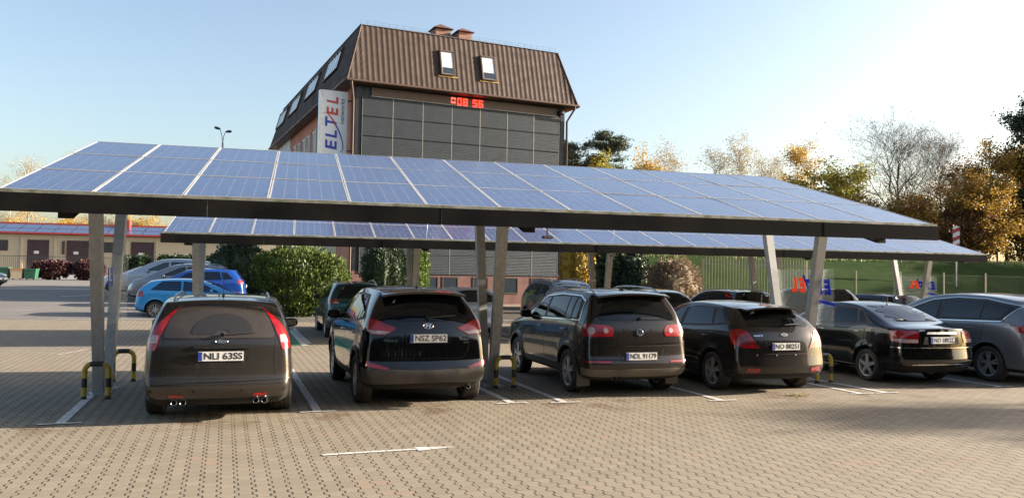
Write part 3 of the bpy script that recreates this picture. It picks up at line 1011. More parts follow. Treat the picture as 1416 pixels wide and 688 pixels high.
            s.link(g_, 'mirror_glass', o, False)
    def rails(s, y0, y1, x=.56, hgt=.055, mat='rail_silver', r=.014):
        for sg in (-1, 1):
            pts = []
            n = 14
            for i in range(n+1):
                y = y0+(y1-y0)*i/n
                h = s.bvh.ray_cast(Vector((sg*x, y, 4)), Vector((0, 0, -1)))
                if h[0] is None: continue
                e = min(i, n-i)/2.; up = hgt*min(1, e)**.6 if e > 0 else -.005
                pts.append((sg*x, y, h[0].z+up))
            mb = MB(); mb.tube(pts, r, mat, 8)
            s.link(mb, 'roof_rail', None, True, 50)
    def antenna(s, y, length=.35, fin=False, x=0):
        h = s.bvh.ray_cast(Vector((x, y, 4)), Vector((0, 0, -1)))[0]
        mb = MB()
        if fin:
            mb.add([(x-.02, y-.07, h.z-.004), (x+.02, y-.07, h.z-.004), (x+.012, y+.08, h.z-.004), (x-.012, y+.08, h.z-.004), (x, y-.065, h.z+.06), (x, y-.03, h.z+.062)],
                   [(0,1,4),(1,2,5,4),(2,3,5),(3,0,4,5),(0,3,2,1)], 'black_plastic')
        else:
            mb.lathe([(-.005, .022), (.02, .016), (.03, .006)], 'black_plastic', 'Z', (x, y, h.z), 10)
            mb.tube([(x, y, h.z+.02), (x, y-length*.12, h.z+length)], [.005, .003], 'black_plastic', 5)
        s.link(mb, 'antenna', None, True, 50)
    def wiper(s, x0, z0, x1, z1):
        mb = MB(); a = s.hit('rear', x0, z0, .02); pts = []
        for i in range(7):
            t = i/6; h = s.hit('rear', x0+(x1-x0)*t, z0+(z1-z0)*t, .016)
            if h: pts.append(h[0])
        mb.tube(pts, [.010]+[.008]*(len(pts)-2)+[.005], 'black_plastic', 6)
        mb.lathe([(-.03, .022), (-.002, .024), (.0, .0)], 'black_plastic', 'Y', (a[0].x, a[0].y, a[0].z), 12)
        s.link(mb, 'rear_wiper', None, True, 50)
    def spoiler(s, hwid, z, y0, y1, mat=None, th=.03):
        mat = mat or s.paint
        V = []; F = []; n = 16
        yt = y1
        for i in range(n+1):
            x = -hwid+2*hwid*i/n; f = abs(x/hwid)
            h = s.bvh.ray_cast(Vector((x, yt, 4)), Vector((0, 0, -1)))[0]
            zt = h.z+.004 if h else z
            ye = y0+.06*f**3; ze = z-.05*f**2.5
            ym = (ye+yt)/2; zm = (ze+zt)/2+.018
            V += [(x, ye, ze), (x, ym, zm), (x, yt, zt), (x, yt, zt-.02), (x, ym, zm-th), (x, ye+.01, ze-th)]
        for i in range(n):
            a = 6*i; b = a+6
            for k in range(6):
                k2 = (k+1) % 6; F.append((a+k, b+k, b+k2, a+k2))
        F += [tuple(range(6)), tuple(range(6*n, 6*n+6))[::-1]]
        mb = MB(); mb.add(V, F, mat)
        o = s.link(mb, 'roof_spoiler', None, True, 40)
        bm = bmesh.new(); bm.from_mesh(o.data); bmesh.ops.recalc_face_normals(bm, faces=bm.faces); bm.to_mesh(o.data); bm.free()
        return o
    def handles(s, spots, mat=None):
        mat = mat or s.paint
        for y, z in spots:
            for pr, sg in (('left', -1), ('right', 1)):
                a = s.hit(pr, y-.09, z, .018); b = s.hit(pr, y+.09, z, .018)
                a0 = s.hit(pr, y-.10, z, -.004); b0 = s.hit(pr, y+.10, z, -.004)
                if a and b:
                    mb = MB(); mb.tube([a0[0], a[0], b[0], b0[0]], .012, mat, 8)
                    s.link(mb, 'door_handle', None, True, 50)
    def exhaust(s, x, z, y=.12, r=.035, mat='chrome'):
        mb = MB(); mb.lathe([(0, r), (-.004, r-.002), (0, r-.006), (.10, r-.006)], mat, 'Y', (x, y, z), 18)
        mb.lathe([(0, r), (.16, r)], mat, 'Y', (x, y, z), 18)
        mb.lathe([(.05, r-.005), (.05, 0)], 'wheel_well', 'Y', (x, y, z), 18)
        s.link(mb, 'exhaust_pipe', None, True, 50)
    def mudflap(s, axle, z0=.14):
        S = s.S; y = S['axles'][axle]-S['wr']-.06
        for sg in (-1, 1):
            mb = MB(); x = sg*(S['W']/2-.13)
            mb.box(x-.11, x+.11, y-.012, y, z0, S['wr']+.10, 'dusty_plastic')
            s.link(mb, 'mud_flap', None, False)
    def arch_trim(s, mat='black_plastic', w=.06):
        S = s.S
        for yw in S['axles']:
            for sg, pr in ((-1, 'left'), (1, 'right')):
                line = []
                for k in range(25):
                    t = R(-12)+R(204)*k/24; rr = S['arch']+w/2-.004
                    line.append((yw+rr*math.cos(t), S['wr']+.015+rr*math.sin(t)))
                mb = MB(); s.strip_mb(mb, line, w, mat, pr, eps=.008, res=.05)
                s.link(mb, 'wheel_arch_trim', None, True, 50)
    def front_set(s, zl=.70, zg=.55, zw=(1.02, 1.38), hwb=.66, hwt=.52, grille=True):
        L, H, W = s.S['L'], s.S['H'], s.S['W']
        s.patch('windscreen', [(-hwb, zw[0]), (hwb, zw[0]), (hwt, zw[1]), (-hwt, zw[1])], 'car_glass', 'front', rnd=.06, res=.07)
        s.mpatch('headlight', [(W*.25, zl-.03), (W*.36, zl+.05), (W*.53, zl+.10), (W*.53, zl-.02), (W*.30, zl-.08)], 'lamp_white', 'front')
        if grille:
            s.patch('grille', [(-W*.22, zl-.08), (W*.22, zl-.08), (W*.24, zl+.02), (-W*.24, zl+.02)], 'black_plastic', 'front')
            s.patch('grille', [(-W*.30, zg-.20), (W*.30, zg-.20), (W*.34, zg-.08), (-W*.34, zg-.08)], 'black_plastic', 'front')
        s.plate('', 0, zg-.02, 'front')
    def finish(s):
        """open the windows: cut each pane's outline through the cabin and put seats inside"""
        S = s.S; W = S['W']; L = S['L']
        for poly, mat, proj, kw in s.trims:
            hs = [H for n_, p_, H in s.cuts if p_ == proj]
            mb = MB(); s.patch_mb(mb, poly, mat, proj, holes=hs, **kw)
            s.link(mb, 'window_trim', None, True, 35)
        rear_y = .30*L if s.kind != 'sedan' else .5*L
        mods = []
        for name, proj, H in s.cuts:
            if proj == 'right': continue
            mb = MB(); n = len(H)
            if proj == 'left':
                A = [(-1.3, y, z) for y, z in H]; B = [(1.3, y, z) for y, z in H]
            else:
                Q = []
                for a, z in H:
                    h = s.hit(proj, a, z, 0); Q.append((h[0].x if h else a, z))
                ya, yb = (-1., L*.56) if proj == 'rear' else (L+1., L*.50)
                A = [(x, ya, z) for x, z in Q]; B = [(x, yb, z) for x, z in Q]
            mb.add(A+B, [(i, (i+1) % n, n+(i+1) % n, n+i) for i in range(n)]+[tuple(range(n))[::-1], tuple(range(n, 2*n))], 'cabin_dark')
            o = mb.build('cut'); bm = bmesh.new(); bm.from_mesh(o.data); bmesh.ops.recalc_face_normals(bm, faces=bm.faces); bm.to_mesh(o.data); bm.free()
            o.location = (0, -L/2, 0); mods.append(o)
        tmp = bpy.data.objects.new('tmp', s.bodyo.data); COL.objects.link(tmp)
        tmp.data.materials.append(MAT['cabin_dark'])
        for o in mods:
            md = tmp.modifiers.new('b', 'BOOLEAN'); md.operation = 'DIFFERENCE'; md.object = o; md.solver = 'EXACT'
        bpy.context.view_layer.update()
        dg = bpy.context.evaluated_depsgraph_get()
        out = bpy.data.meshes.new_from_object(tmp.evaluated_get(dg))
        bpy.data.objects.remove(tmp)
        for o in mods: bpy.data.objects.remove(o)
        if len(out.polygons) > 500:
            out.materials.clear()
            for m_ in (s.paint, 'wheel_well', 'black_plastic', 'cabin_dark'): out.materials.append(MAT[m_])
            for p in out.polygons:
                ce = p.center
                if ce.z > .6:
                    q = s.bvh.find_nearest(Vector((ce.x, ce.y+L/2, ce.z)))
                    if q[3] is None or q[3] > .006: p.material_index = 3; p.use_smooth = False
            out.set_sharp_from_angle(angle=R(32))
            s.bodyo.data = out
        # seats showing above the sills
        zb = min(z for n_, p_, H in s.cuts if n_ == 'side_window' for y, z in H)
        def blob(mb, c, r, mat, e=.55, nu=14, nv=9):
            V = []; F = []
            def se(a, e_): return math.copysign(abs(a)**e_, a)
            for i in range(nv+1):
                ph = -PI/2+PI*i/nv
                for k in range(nu):
                    th = 2*PI*k/nu
                    V.append((c[0]+r[0]*se(math.cos(ph), e)*se(math.cos(th), e), c[1]+r[1]*se(math.cos(ph), e)*se(math.sin(th), e), c[2]+r[2]*se(math.sin(ph), e)))
            for i in range(nv):
                for k in range(nu): F.append((i*nu+k, i*nu+(k+1) % nu, (i+1)*nu+(k+1) % nu, (i+1)*nu+k))
            mb.add(V, F, mat)
        top = S['H']-.30
        for (yy, xs_, tz) in ((L*.46, (-.36, .36), top), (L*.255 if s.kind != 'sedan' else L*.33, (-.40, 0, .40), top-.06)):
            for x in xs_:
                mb = MB(); blob(mb, (x, yy, zb-.08), (.23 if len(xs_) == 2 else .20, .07, .25), 'seat_fabric')
                blob(mb, (x, yy-.02, tz+.03), (.12, .05, .085), 'seat_fabric')
                s.link(mb, 'seat', None, True, 60)
        mb = MB(); n = 20; cx, cy, cz = -.36, L*.60, zb+.02
        mb.tube([(cx+.18*math.cos(2*PI*k/n), cy+.06*math.sin(2*PI*k/n), cz+.17*math.sin(2*PI*k/n)) for k in range(n+1)], .014, 'black_plastic', 6); s.link(mb, 'steering_wheel', None, True, 60)
        hm = s.bvh.ray_cast(Vector((0, L*.62, 4)), Vector((0, 0, -1)))[0]
        return s
    def place(s, x, y, deg, z=None):
        if s.cuts: s.finish()
        """x, y: middle of the rear bumper in the world, deg: heading turned counter-clockwise from +Y"""
        a = R(deg); L = s.S['L']
        s.root.location = (x-math.sin(a)*L/2, y+math.cos(a)*L/2, gz(y) if z is None else z)
        s.root.rotation_euler = (0, 0, a)
        return s

def rad_list(pts, dy=0, dz=0): return [(a+dy, t+dz) for a, t in pts]

mat_paint('paint_bronze_black', (.030, .027, .025), .45, .30, .55, (.13, .105, .085), .6)
mat_paint('paint_gloss_black', (.004, .004, .005), .0, .12, .04, (.16, .12, .09), .4)
mat_paint('paint_dark_brown', (.022, .018, .017), .35, .22, .30, (.15, .11, .08), .45)
mat_paint('paint_dusty_black', (.014, .012, .013), .25, .2, .38, (.15, .11, .085), .5)
mat_paint('paint_pure_black', (.004, .004, .005), .0, .10, .06, (.14, .11, .085), .3)
mat_paint('paint_grey_metal', (.17, .18, .20), .5, .32, .2, (.20, .16, .13), .3)
mat_paint('paint_light_blue', (.040, .290, .640), .1, .25, .12)
mat_paint('paint_deep_blue', (.010, .060, .28), .2, .22, .12)
mat_paint('paint_teal', (.012, .075, .085), .4, .22, .2)
mat_paint('paint_silver', (.42, .45, .49), .5, .3, .15)
mat_paint('paint_silver_dark', (.24, .26, .29), .6, .3, .15)
mat_paint('paint_slate', (.085, .115, .15), .5, .28, .15)
mat_paint('paint_white', (.70, .70, .70), .0, .3, .1)
ROW = 'cars parked under the near carport'

# 1 --- dusty estate car
c = Car('wagon', 'paint_bronze_black', 'parked_estate_car', 'dusty dark bronze estate car with four exhaust tips, leftmost of the front row', 'car', ROW, 3,
        L=4.56, W=1.80, H=1.53, ro=.98, wb=2.64, wr=.318, rcurve=.09, bw=[.40, .475, .5, .5, .488, .452, .392])
GL = 'car_glass_dusty'
RW = c.patch('rear_window', [(-.575, 1.405), (.575, 1.405), (.655, 1.06), (.62, 1.025), (-.62, 1.025), (-.655, 1.06)], GL, 'rear', rnd=.03)
fan = [(-.31, 1.075)] + [( .03+.36*math.cos(t), 1.07+.245*math.sin(t)) for t in [R(176-k*11) for k in range(16)]] + [(.39, 1.075), (.14, 1.065), (.08, 1.12), (-.02, 1.12), (-.07, 1.07)]
c.patch('wiped_glass', fan, 'car_glass_film', 'rear', RW, eps=.011, rnd=.0)
c.wiper(.03, 1.065, .42, 1.085)
c.mpatch('tail_light', [(.595, 1.42), (.665, 1.41), (.78, 1.24), (.86, 1.06), (.90, .90), (.74, .875), (.705, 1.02)], 'lamp_red', 'rear', eps=.008, rnd=.02)
c.mpatch('reversing_light', [(.725, .965), (.72, 1.06), (.80, 1.06), (.83, .965)], 'lamp_clear', 'rear', eps=.011, rnd=.012)
c.plate('NLI 63SS', .02, .812)
c.emblem('oval_script', .02, .985, .075)
c.patch('tailgate_handle', [(-.30, .945), (.36, .945), (.36, .898), (-.30, .898)], 'paint_bronze_black', 'rear', eps=.016, depth=.02, rnd=.01)
c.seams([('rear', [(-.655, 1.03), (-.655, .56), (-.62, .545), (.62, .545), (.655, .56), (.655, 1.03)]),
         ('rear', [(-.64, 1.015), (.64, 1.015)]), ('rear', [(-.655, .665), (.655, .665)]),
         ('rear', [(-.34, .89), (-.28, .745), (.32, .745), (.38, .89)]),
         ('left', [(1.0, .93), (.98, .55), (1.2, .34), (1.95, .30), (2.0, .93), (1.98, 1.3)]), ('right', [(1.0, .93), (.98, .55), (1.2, .34), (1.95, .30), (2.0, .93)]),
         ('left', [(2.0, .30), (3.1, .30), (3.2, .6), (3.12, .9)]), ('right', [(2.0, .30), (3.1, .30), (3.2, .6), (3.12, .9)])])
mb = MB(); c.strip_mb(mb, [(-1.0, .535), (-.7, .525), (0, .515), (.7, .525), (1.0, .535)], .016, 'paint_bronze_black', 'rear', eps=.014); c.link(mb, 'bumper_trim')
for x in (-.28, -.75, .27, .76):
    c.patch('parking_sensor', [(x-.014, .385), (x+.014, .385), (x+.014, .415), (x-.014, .415)], 'seam_dark', 'rear', rnd=.012, eps=.006)
c.mpatch('bumper_reflector', [(.40, .355), (.56, .36), (.56, .325), (.40, .32)], 'lamp_red', 'rear', eps=.008, rnd=.008)
for x in (-.50, -.40, .44, .54): c.exhaust(x, .262, .07, .036)
c.mpatch('side_window', [(.58, 1.02), (1.0, 1.01), (1.0, 1.34), (.72, 1.36)], 'car_glass', 'side')
c.mpatch('side_window', [(1.06, 1.01), (1.96, 1.00), (1.96, 1.37), (1.06, 1.36)], 'car_glass', 'side')
c.mpatch('side_window', [(2.06, 1.00), (3.12, .98), (2.72, 1.28), (2.06, 1.37)], 'car_glass', 'side')
c.rails(.62, 2.6, .575, .04, 'rail_silver'); c.antenna(.95, .46)
c.mirrors(2.95, 1.05, None, 1.05); c.handles([(1.15, .86), (2.15, .86)])
c.wheels(7, 'alloy'); c.front_set()
c.place(-.89, 10.42, 3.0)

# 2 --- glossy black crossover
c = Car('suv', 'paint_gloss_black', 'parked_crossover', 'glossy black crossover right of the dusty bronze estate car with four exhaust tips', 'car', ROW, 3,
        L=4.41, W=1.82, H=1.67, ro=.86, wb=2.64, wr=.345, rcurve=.13, bw=[.40, .475, .5, .5, .482, .425, .335])
c.patch('rear_window', [(-.55, 1.545), (.55, 1.545), (.66, 1.30), (.56, 1.225), (.3, 1.20), (-.3, 1.20), (-.56, 1.225), (-.66, 1.30)], 'car_glass', 'rear', rnd=.05)
c.spoiler(.60, 1.60, .30, .72)
c.patch('high_brake_light', [(-.14, 1.585), (.14, 1.585), (.13, 1.56), (-.13, 1.56)], 'lamp_red_dark', 'rear', eps=.03, rnd=.005)
c.mpatch('tail_light', [(.43, 1.10), (.60, 1.165), (.78, 1.21), (1.02, 1.235), (.94, 1.07), (.80, 1.015), (.58, 1.01)], 'lamp_red', 'rear', eps=.008, rnd=.02)
c.mpatch('reversing_light', [(.52, 1.050), (.68, 1.065), (.90, 1.072), (.80, 1.026), (.60, 1.022)], 'lamp_clear', 'rear', eps=.011, rnd=.012)
c.patch('rear_bumper_cladding', [(-1.08, .56), (-.8, .555), (0, .535), (.8, .555), (1.08, .56), (1.08, .36), (.72, .345), (0, .36), (-.72, .345), (-1.08, .36)], 'black_plastic', 'rear', eps=.007, rnd=.03)
c.mpatch('bumper_reflector', [(.54, .56), (.66, .60), (.86, .66), (.86, .60), (.78, .57), (.60, .545)], 'lamp_red', 'rear', eps=.012, rnd=.01)
c.plate('NSZ SP62', .0, .965)
c.emblem('oval_h', .0, 1.13, .078)
c.badge('HYUNDAI', -.52, .935, .05, 'chrome', .19); c.badge('ix35', .52, .955, .065, 'chrome', .15, off=.002); c.badge('4WD', .55, .90, .035, 'chrome', .10)
c.wiper(.0, 1.235, .42, 1.265)
c.seams([('rear', [(-.60, 1.20), (-.56, .98), (-.58, .80), (-.50, .69), (.50, .69), (.58, .80), (.56, .98), (.60, 1.20)]),
         ('rear', [(-.33, 1.04), (-.30, .90), (.30, .90), (.33, 1.04)]),
         ('rear', [(-1.1, .575), (-.8, .57), (0, .55), (.8, .57), (1.1, .575)])])
for pr in ('left', 'right'):
    c.seams([(pr, [(.98, 1.08), (1.02, .72), (1.28, .42), (2.02, .40), (2.06, 1.10), (2.0, 1.4)]), (pr, [(2.06, .40), (3.1, .42), (3.25, .7), (3.12, 1.03)])])
    mb = MB(); c.strip_mb(mb, [(1.18, .66), (1.8, .70), (2.6, .72), (3.1, .72)], .018, 'paint_gloss_black', pr, eps=.007); c.link(mb, 'door_crease_trim')
    mb = MB(); c.strip_mb(mb, [(1.20, .36), (3.02, .36)], .09, 'black_plastic', pr, eps=.008); c.link(mb, 'sill_cladding')
c.arch_trim()
c.mpatch('window_trim', [(.50, 1.22), (1.2, 1.135), (2.2, 1.11), (3.16, 1.07), (2.52, 1.50), (1.9, 1.56), (1.0, 1.545)], 'black_plastic', 'side', eps=.003, rnd=.04)
c.mpatch('side_window', [(1.06, 1.17), (1.98, 1.14), (1.98, 1.52), (1.22, 1.52), (1.02, 1.36)], 'car_glass', 'side', eps=.007)
c.mpatch('side_window', [(2.06, 1.14), (3.05, 1.10), (2.50, 1.46), (2.06, 1.52)], 'car_glass', 'side', eps=.007)
c.mpatch('side_window', [(.62, 1.24), (.96, 1.19), (1.10, 1.50), (.98, 1.49)], 'car_glass', 'side', eps=.007)
c.antenna(.9, .22); c.mirrors(2.95, 1.17, None, 1.15); c.handles([(1.2, .98), (2.25, .97)], 'chrome')
mb = MB(); mb.tube([(-.42, .30, .30), (.50, .30, .30)], .05, 'rust', 10); c.link(mb, 'silencer')
c.exhaust(.60, .275, .13, .03)
c.wheels(5, 'alloy', True); c.front_set(.85, .62, (1.16, 1.52), .66, .52)
c.place(1.79, 11.05, 4.5)

# 3 --- dark brown compact SUV
c = Car('suv', 'paint_dark_brown', 'parked_compact_suv', 'dark brown compact SUV with silver roof rails, right of the middle carport pillars', 'car', ROW, 3,
        L=4.43, W=1.81, H=1.665, ro=.90, wb=2.604, wr=.345, rcurve=.10, bw=[.40, .475, .5, .5, .486, .44, .362],
        rear=[(.26,.26),(.07,.34),(.0,.52),(.05,.66),(.10,1.08),(.22,1.36),(.36,1.62)])
c.patch('rear_window', [(-.575, 1.545), (.575, 1.545), (.665, 1.22), (.63, 1.18), (-.63, 1.18), (-.665, 1.22)], 'car_glass_tinted', 'rear', rnd=.04)
c.spoiler(.62, 1.60, .22, .60)
c.patch('high_brake_light', [(-.16, 1.575), (.16, 1.575), (.15, 1.555), (-.15, 1.555)], 'lamp_red_dark', 'rear', eps=.02, rnd=.005)
tl = c.mpatch('tail_light', [(.44, 1.06), (.50, 1.105), (.72, 1.12), (1.02, 1.125), (1.04, .98), (.95, .935), (.80, .93), (.46, .935), (.43, .98)], 'lamp_red', 'rear', eps=.009, rnd=.02)
for sg, par in ((-1, tl[0]), (1, tl[1])):
    for x, r_ in ((.80, .062), (.555, .040)):
        c.patch('lens', [(sg*(x+r_*math.cos(2*PI*k/14)), 1.025+r_*.95*math.sin(2*PI*k/14)) for k in range(14)], 'lamp_clear', 'rear', par, eps=.014, rnd=0)
c.plate('NDL 91179', .0, .64)
c.emblem('roundel', .0, 1.0, .055)
c.wiper(.0, 1.205, .40, 1.205)
c.mpatch('bumper_reflector', [(.50, .565), (.92, .57), (.92, .542), (.50, .54)], 'lamp_red', 'rear', eps=.009, rnd=.004)
c.patch('rear_bumper_cladding', [(-1.06, .45), (0, .44), (1.06, .45), (1.06, .34), (.6, .32), (-.6, .32), (-1.06, .34)], 'dusty_plastic', 'rear', eps=.007, rnd=.02)
c.seams([('rear', [(-.70, 1.15), (-.71, .82), (-.66, .795), (.66, .795), (.71, .82), (.70, 1.15)]),
         ('rear', [(-.40, .74), (-.33, .57), (.33, .57), (.40, .74)]),
         ('rear', [(-1.05, .82), (-.71, .80)]), ('rear', [(1.05, .82), (.71, .80)]),
         ('rear', [(-1.05, .585), (1.05, .585)])])
mb = MB(); c.strip_mb(mb, [(-1.0, .845), (-.6, .835), (.6, .835), (1.0, .845)], .014, 'paint_dark_brown', 'rear', eps=.016); c.link(mb, 'bumper_trim')
for pr in ('left', 'right'):
    c.seams([(pr, [(.92, 1.10), (.96, .76), (1.22, .42), (1.98, .40), (2.02, 1.10), (2.0, 1.4)]), (pr, [(2.02, .40), (3.08, .42), (3.16, .7), (3.02, 1.05)])])
    mb = MB(); c.strip_mb(mb, [(1.22, .37), (2.98, .37)], .09, 'black_plastic', pr, eps=.008); c.link(mb, 'sill_cladding')
    mb = MB(); c.strip_mb(mb, [(.50, 1.17), (1.5, 1.145), (2.95, 1.10), (2.5, 1.38), (2.28, 1.50), (1.6, 1.555), (.80, 1.54), (.56, 1.46), (.50, 1.17)], .016, 'chrome', pr, eps=.010); c.link(mb, 'chrome_window_trim')
c.mpatch('window_trim', [(.52, 1.18), (1.5, 1.15), (2.92, 1.11), (2.5, 1.37), (2.26, 1.49), (1.6, 1.54), (.82, 1.53), (.58, 1.45)], 'black_plastic', 'side', eps=.003, rnd=.03)
c.mpatch('side_window', [(.60, 1.20), (.82, 1.19), (.84, 1.505), (.70, 1.48)], 'car_glass', 'side', eps=.007)
c.mpatch('side_window', [(.88, 1.19), (1.08, 1.185), (1.12, 1.515), (.90, 1.51)], 'car_glass', 'side', eps=.007)
c.mpatch('side_window', [(1.12, 1.185), (1.94, 1.165), (1.94, 1.50), (1.16, 1.52)], 'car_glass', 'side', eps=.007)
c.mpatch('side_window', [(2.04, 1.16), (2.84, 1.135), (2.44, 1.365), (2.24, 1.46), (2.04, 1.49)], 'car_glass', 'side', eps=.007)
c.rails(.55, 2.45, .57, .062, 'rail_silver', .016); c.antenna(.80, .1, True)
c.mirrors(2.78, 1.17, None, 1.15); c.handles([(1.1, 1.0), (2.2, .99)]); c.arch_trim('black_plastic', .04)
c.mudflap(0)
c.exhaust(-.42, .30, .10, .032, 'steel_dark'); c.exhaust(-.33, .30, .10, .032, 'steel_dark')
c.wheels(5, 'alloy', True); c.front_set(.85, .62, (1.16, 1.52), .66, .52)
c.place(5.17, 11.55, 2.7)

# 4 --- dusty black hatchback
c = Car('hatch', 'paint_dusty_black', 'parked_hatchback', 'dusty black five-door hatchback between the brown SUV and the right-hand carport pillars', 'car', ROW, 3,
        L=4.24, W=1.79, H=1.47, ro=.84, wb=2.65, wr=.318, rcurve=.14, bw=[.40, .475, .5, .5, .482, .42, .335])
c.patch('rear_window', [(-.50, 1.345), (.50, 1.345), (.60, 1.13), (.56, 1.085), (-.56, 1.085), (-.60, 1.13)], 'car_glass', 'rear', rnd=.04)
c.spoiler(.53, 1.40, .28, .66)
c.patch('high_brake_light', [(-.13, 1.395), (.13, 1.395), (.12, 1.365), (-.12, 1.365)], 'lamp_red', 'rear', eps=.04, rnd=.005)
c.mpatch('tail_light', [(.47, .745), (.56, .88), (.64, 1.01), (.78, 1.055), (1.03, 1.02), (1.0, .88), (.92, .80), (.72, .745)], 'lamp_red', 'rear', eps=.009, rnd=.02)
c.mpatch('lamp_lens', [(.60, .80), (.66, .93), (.80, .93), (.80, .80)], 'lamp_red_dark', 'rear', eps=.012, rnd=.02)
c.plate('NO 88251', .0, .775)
c.emblem('oval_plain', .0, .96, .062); c.badge("cee'd", -.47, .945, .05, 'chrome', .15)
c.wiper(.02, 1.10, .36, 1.12)
c.mpatch('bumper_reflector', [(.48, .425), (.68, .44), (.70, .375), (.50, .36)], 'lamp_red', 'rear', eps=.009, rnd=.012)
c.seams([('rear', [(-.62, 1.07), (-.47, .76), (-.44, .68), (-.38, .655), (.38, .655), (.44, .68), (.47, .76), (.62, 1.07)]),
         ('rear', [(-.36, .88), (-.33, .715), (.33, .715), (.36, .88), (-.36, .88)]),
         ('rear', [(-1.0, .345), (-.6, .335), (.6, .335), (1.0, .345)]),
         ('left', [(.90, .98), (.95, .62), (1.18, .34), (1.93, .31), (1.98, .97), (1.95, 1.3)]), ('left', [(1.98, .31), (3.0, .33), (3.1, .6), (3.0, .92)]),
         ('right', [(.90, .98), (.95, .62), (1.18, .34), (1.93, .31), (1.98, .97)]), ('right', [(1.98, .31), (3.0, .33), (3.1, .6), (3.0, .92)])])
for x in (-.52, -.18, .18, .52):
    c.patch('parking_sensor', [(x-.012, .625), (x+.012, .625), (x+.012, .65), (x-.012, .65)], 'lamp_clear', 'rear', rnd=.01, eps=.006)
c.mpatch('window_trim', [(.44, 1.11), (1.2, 1.045), (2.0, 1.01), (2.95, .965), (2.35, 1.30), (1.6, 1.375), (.92, 1.36)], 'black_plastic', 'side', eps=.003, rnd=.03)
c.mpatch('side_window', [(.56, 1.125), (.86, 1.09), (.98, 1.34), (.88, 1.33)], 'car_glass', 'side', eps=.007)
c.mpatch('side_window', [(.93, 1.085), (1.86, 1.04), (1.86, 1.345), (1.10, 1.35)], 'car_glass', 'side', eps=.007)
c.mpatch('side_window', [(1.97, 1.035), (2.82, .99), (2.32, 1.275), (1.97, 1.335)], 'car_glass', 'side', eps=.007)
c.antenna(.72, .2); c.mirrors(2.72, 1.03, None, 1.); c.handles([(1.05, .90), (2.1, .88)])
c.wheels(5, 'alloy', True); c.front_set(.72, .55, (1.03, 1.36), .64, .50)
c.place(7.68, 11.50, 3.0)

# 5 --- black saloon
c = Car('sedan', 'paint_pure_black', 'parked_saloon', 'shiny black saloon with a chrome bar above its plate, right of the right-hand pillars', 'car', ROW, 3,
        L=4.40, W=1.70, H=1.465, ro=.98, wb=2.55, wr=.30, rcurve=.12, lip=.55)
c.patch('rear_window', [(-.63, 1.125), (.63, 1.125), (.50, 1.385), (-.50, 1.385)], 'car_glass', 'rear', rnd=.06, res=.03)
c.mpatch('tail_light', [(.47, .955), (.52, .985), (.75, .985), (1.02, .98), (1.04, .86), (.98, .80), (.80, .765), (.50, .765)], 'lamp_red', 'rear', eps=.009, rnd=.02)
c.mpatch('reversing_light', [(.505, .775), (.80, .775), (.95, .805), (.95, .835), (.50, .835)], 'lamp_clear', 'rear', eps=.012, rnd=.01)
c.patch('chrome_bar', [(-.33, .925), (.33, .925), (.31, .965), (-.31, .965)], 'satin_chrome', 'rear', eps=.016, depth=.02, rnd=.012)
c.plate('NO 18R2Z', .0, .82)
c.emblem('h_square', .0, 1.005, .04); c.badge('CITY', -.40, .99, .045, 'chrome', .12)
c.mpatch('recess', [(.30, .88), (.36, .88), (.40, .745), (.30, .745)], 'steel_dark', 'rear', eps=.004, rnd=.01)
c.seams([('rear', [(-.46, 1.02), (-.45, .74), (-.40, .695), (.40, .695), (.45, .74), (.46, 1.02)])])
mb = MB(); c.strip_mb(mb, [(-1.0, .685), (1.0, .685)], .012, 'chrome', 'rear', eps=.012); c.strip_mb(mb, [(-.62, .395), (.62, .395)], .014, 'chrome', 'rear', eps=.012); c.link(mb, 'bumper_trim')
for pr in ('left', 'right'):
    c.seams([(pr, [(1.02, .97), (1.08, .6), (1.32, .34), (2.03, .31), (2.08, .95), (2.05, 1.3)]), (pr, [(2.08, .31), (3.12, .33), (3.22, .6), (3.12, .90)])])
    mb = MB(); c.strip_mb(mb, [(1.34, .60), (3.1, .58)], .035, 'paint_pure_black', pr, eps=.012); c.link(mb, 'door_moulding')
    mb = MB(); c.strip_mb(mb, [(1.30, .29), (3.1, .29)], .02, 'chrome', pr, eps=.010); c.link(mb, 'sill_trim')
c.mpatch('window_trim', [(.86, 1.06), (1.3, 1.03), (2.1, 1.0), (3.08, .96), (2.52, 1.27), (1.9, 1.365), (1.36, 1.345)], 'black_plastic', 'side', eps=.003, rnd=.03)
c.mpatch('side_window', [(1.02, 1.075), (1.22, 1.065), (1.34, 1.29), (1.28, 1.28)], 'car_glass', 'side', eps=.007)
c.mpatch('side_window', [(1.27, 1.06), (1.98, 1.035), (1.98, 1.34), (1.42, 1.32)], 'car_glass', 'side', eps=.007)
c.mpatch('side_window', [(2.09, 1.03), (2.94, .99), (2.48, 1.245), (2.09, 1.325)], 'car_glass', 'side', eps=.007)
c.antenna(1.38, .2); c.mirrors(2.80, 1.03, None, 1.); c.handles([(1.28, .91), (2.3, .90)], 'chrome')
c.wheels(5, 'alloy'); c.front_set(.72, .55, (1.03, 1.36), .60, .48)
c.place(11.15, 11.95, 2.0)

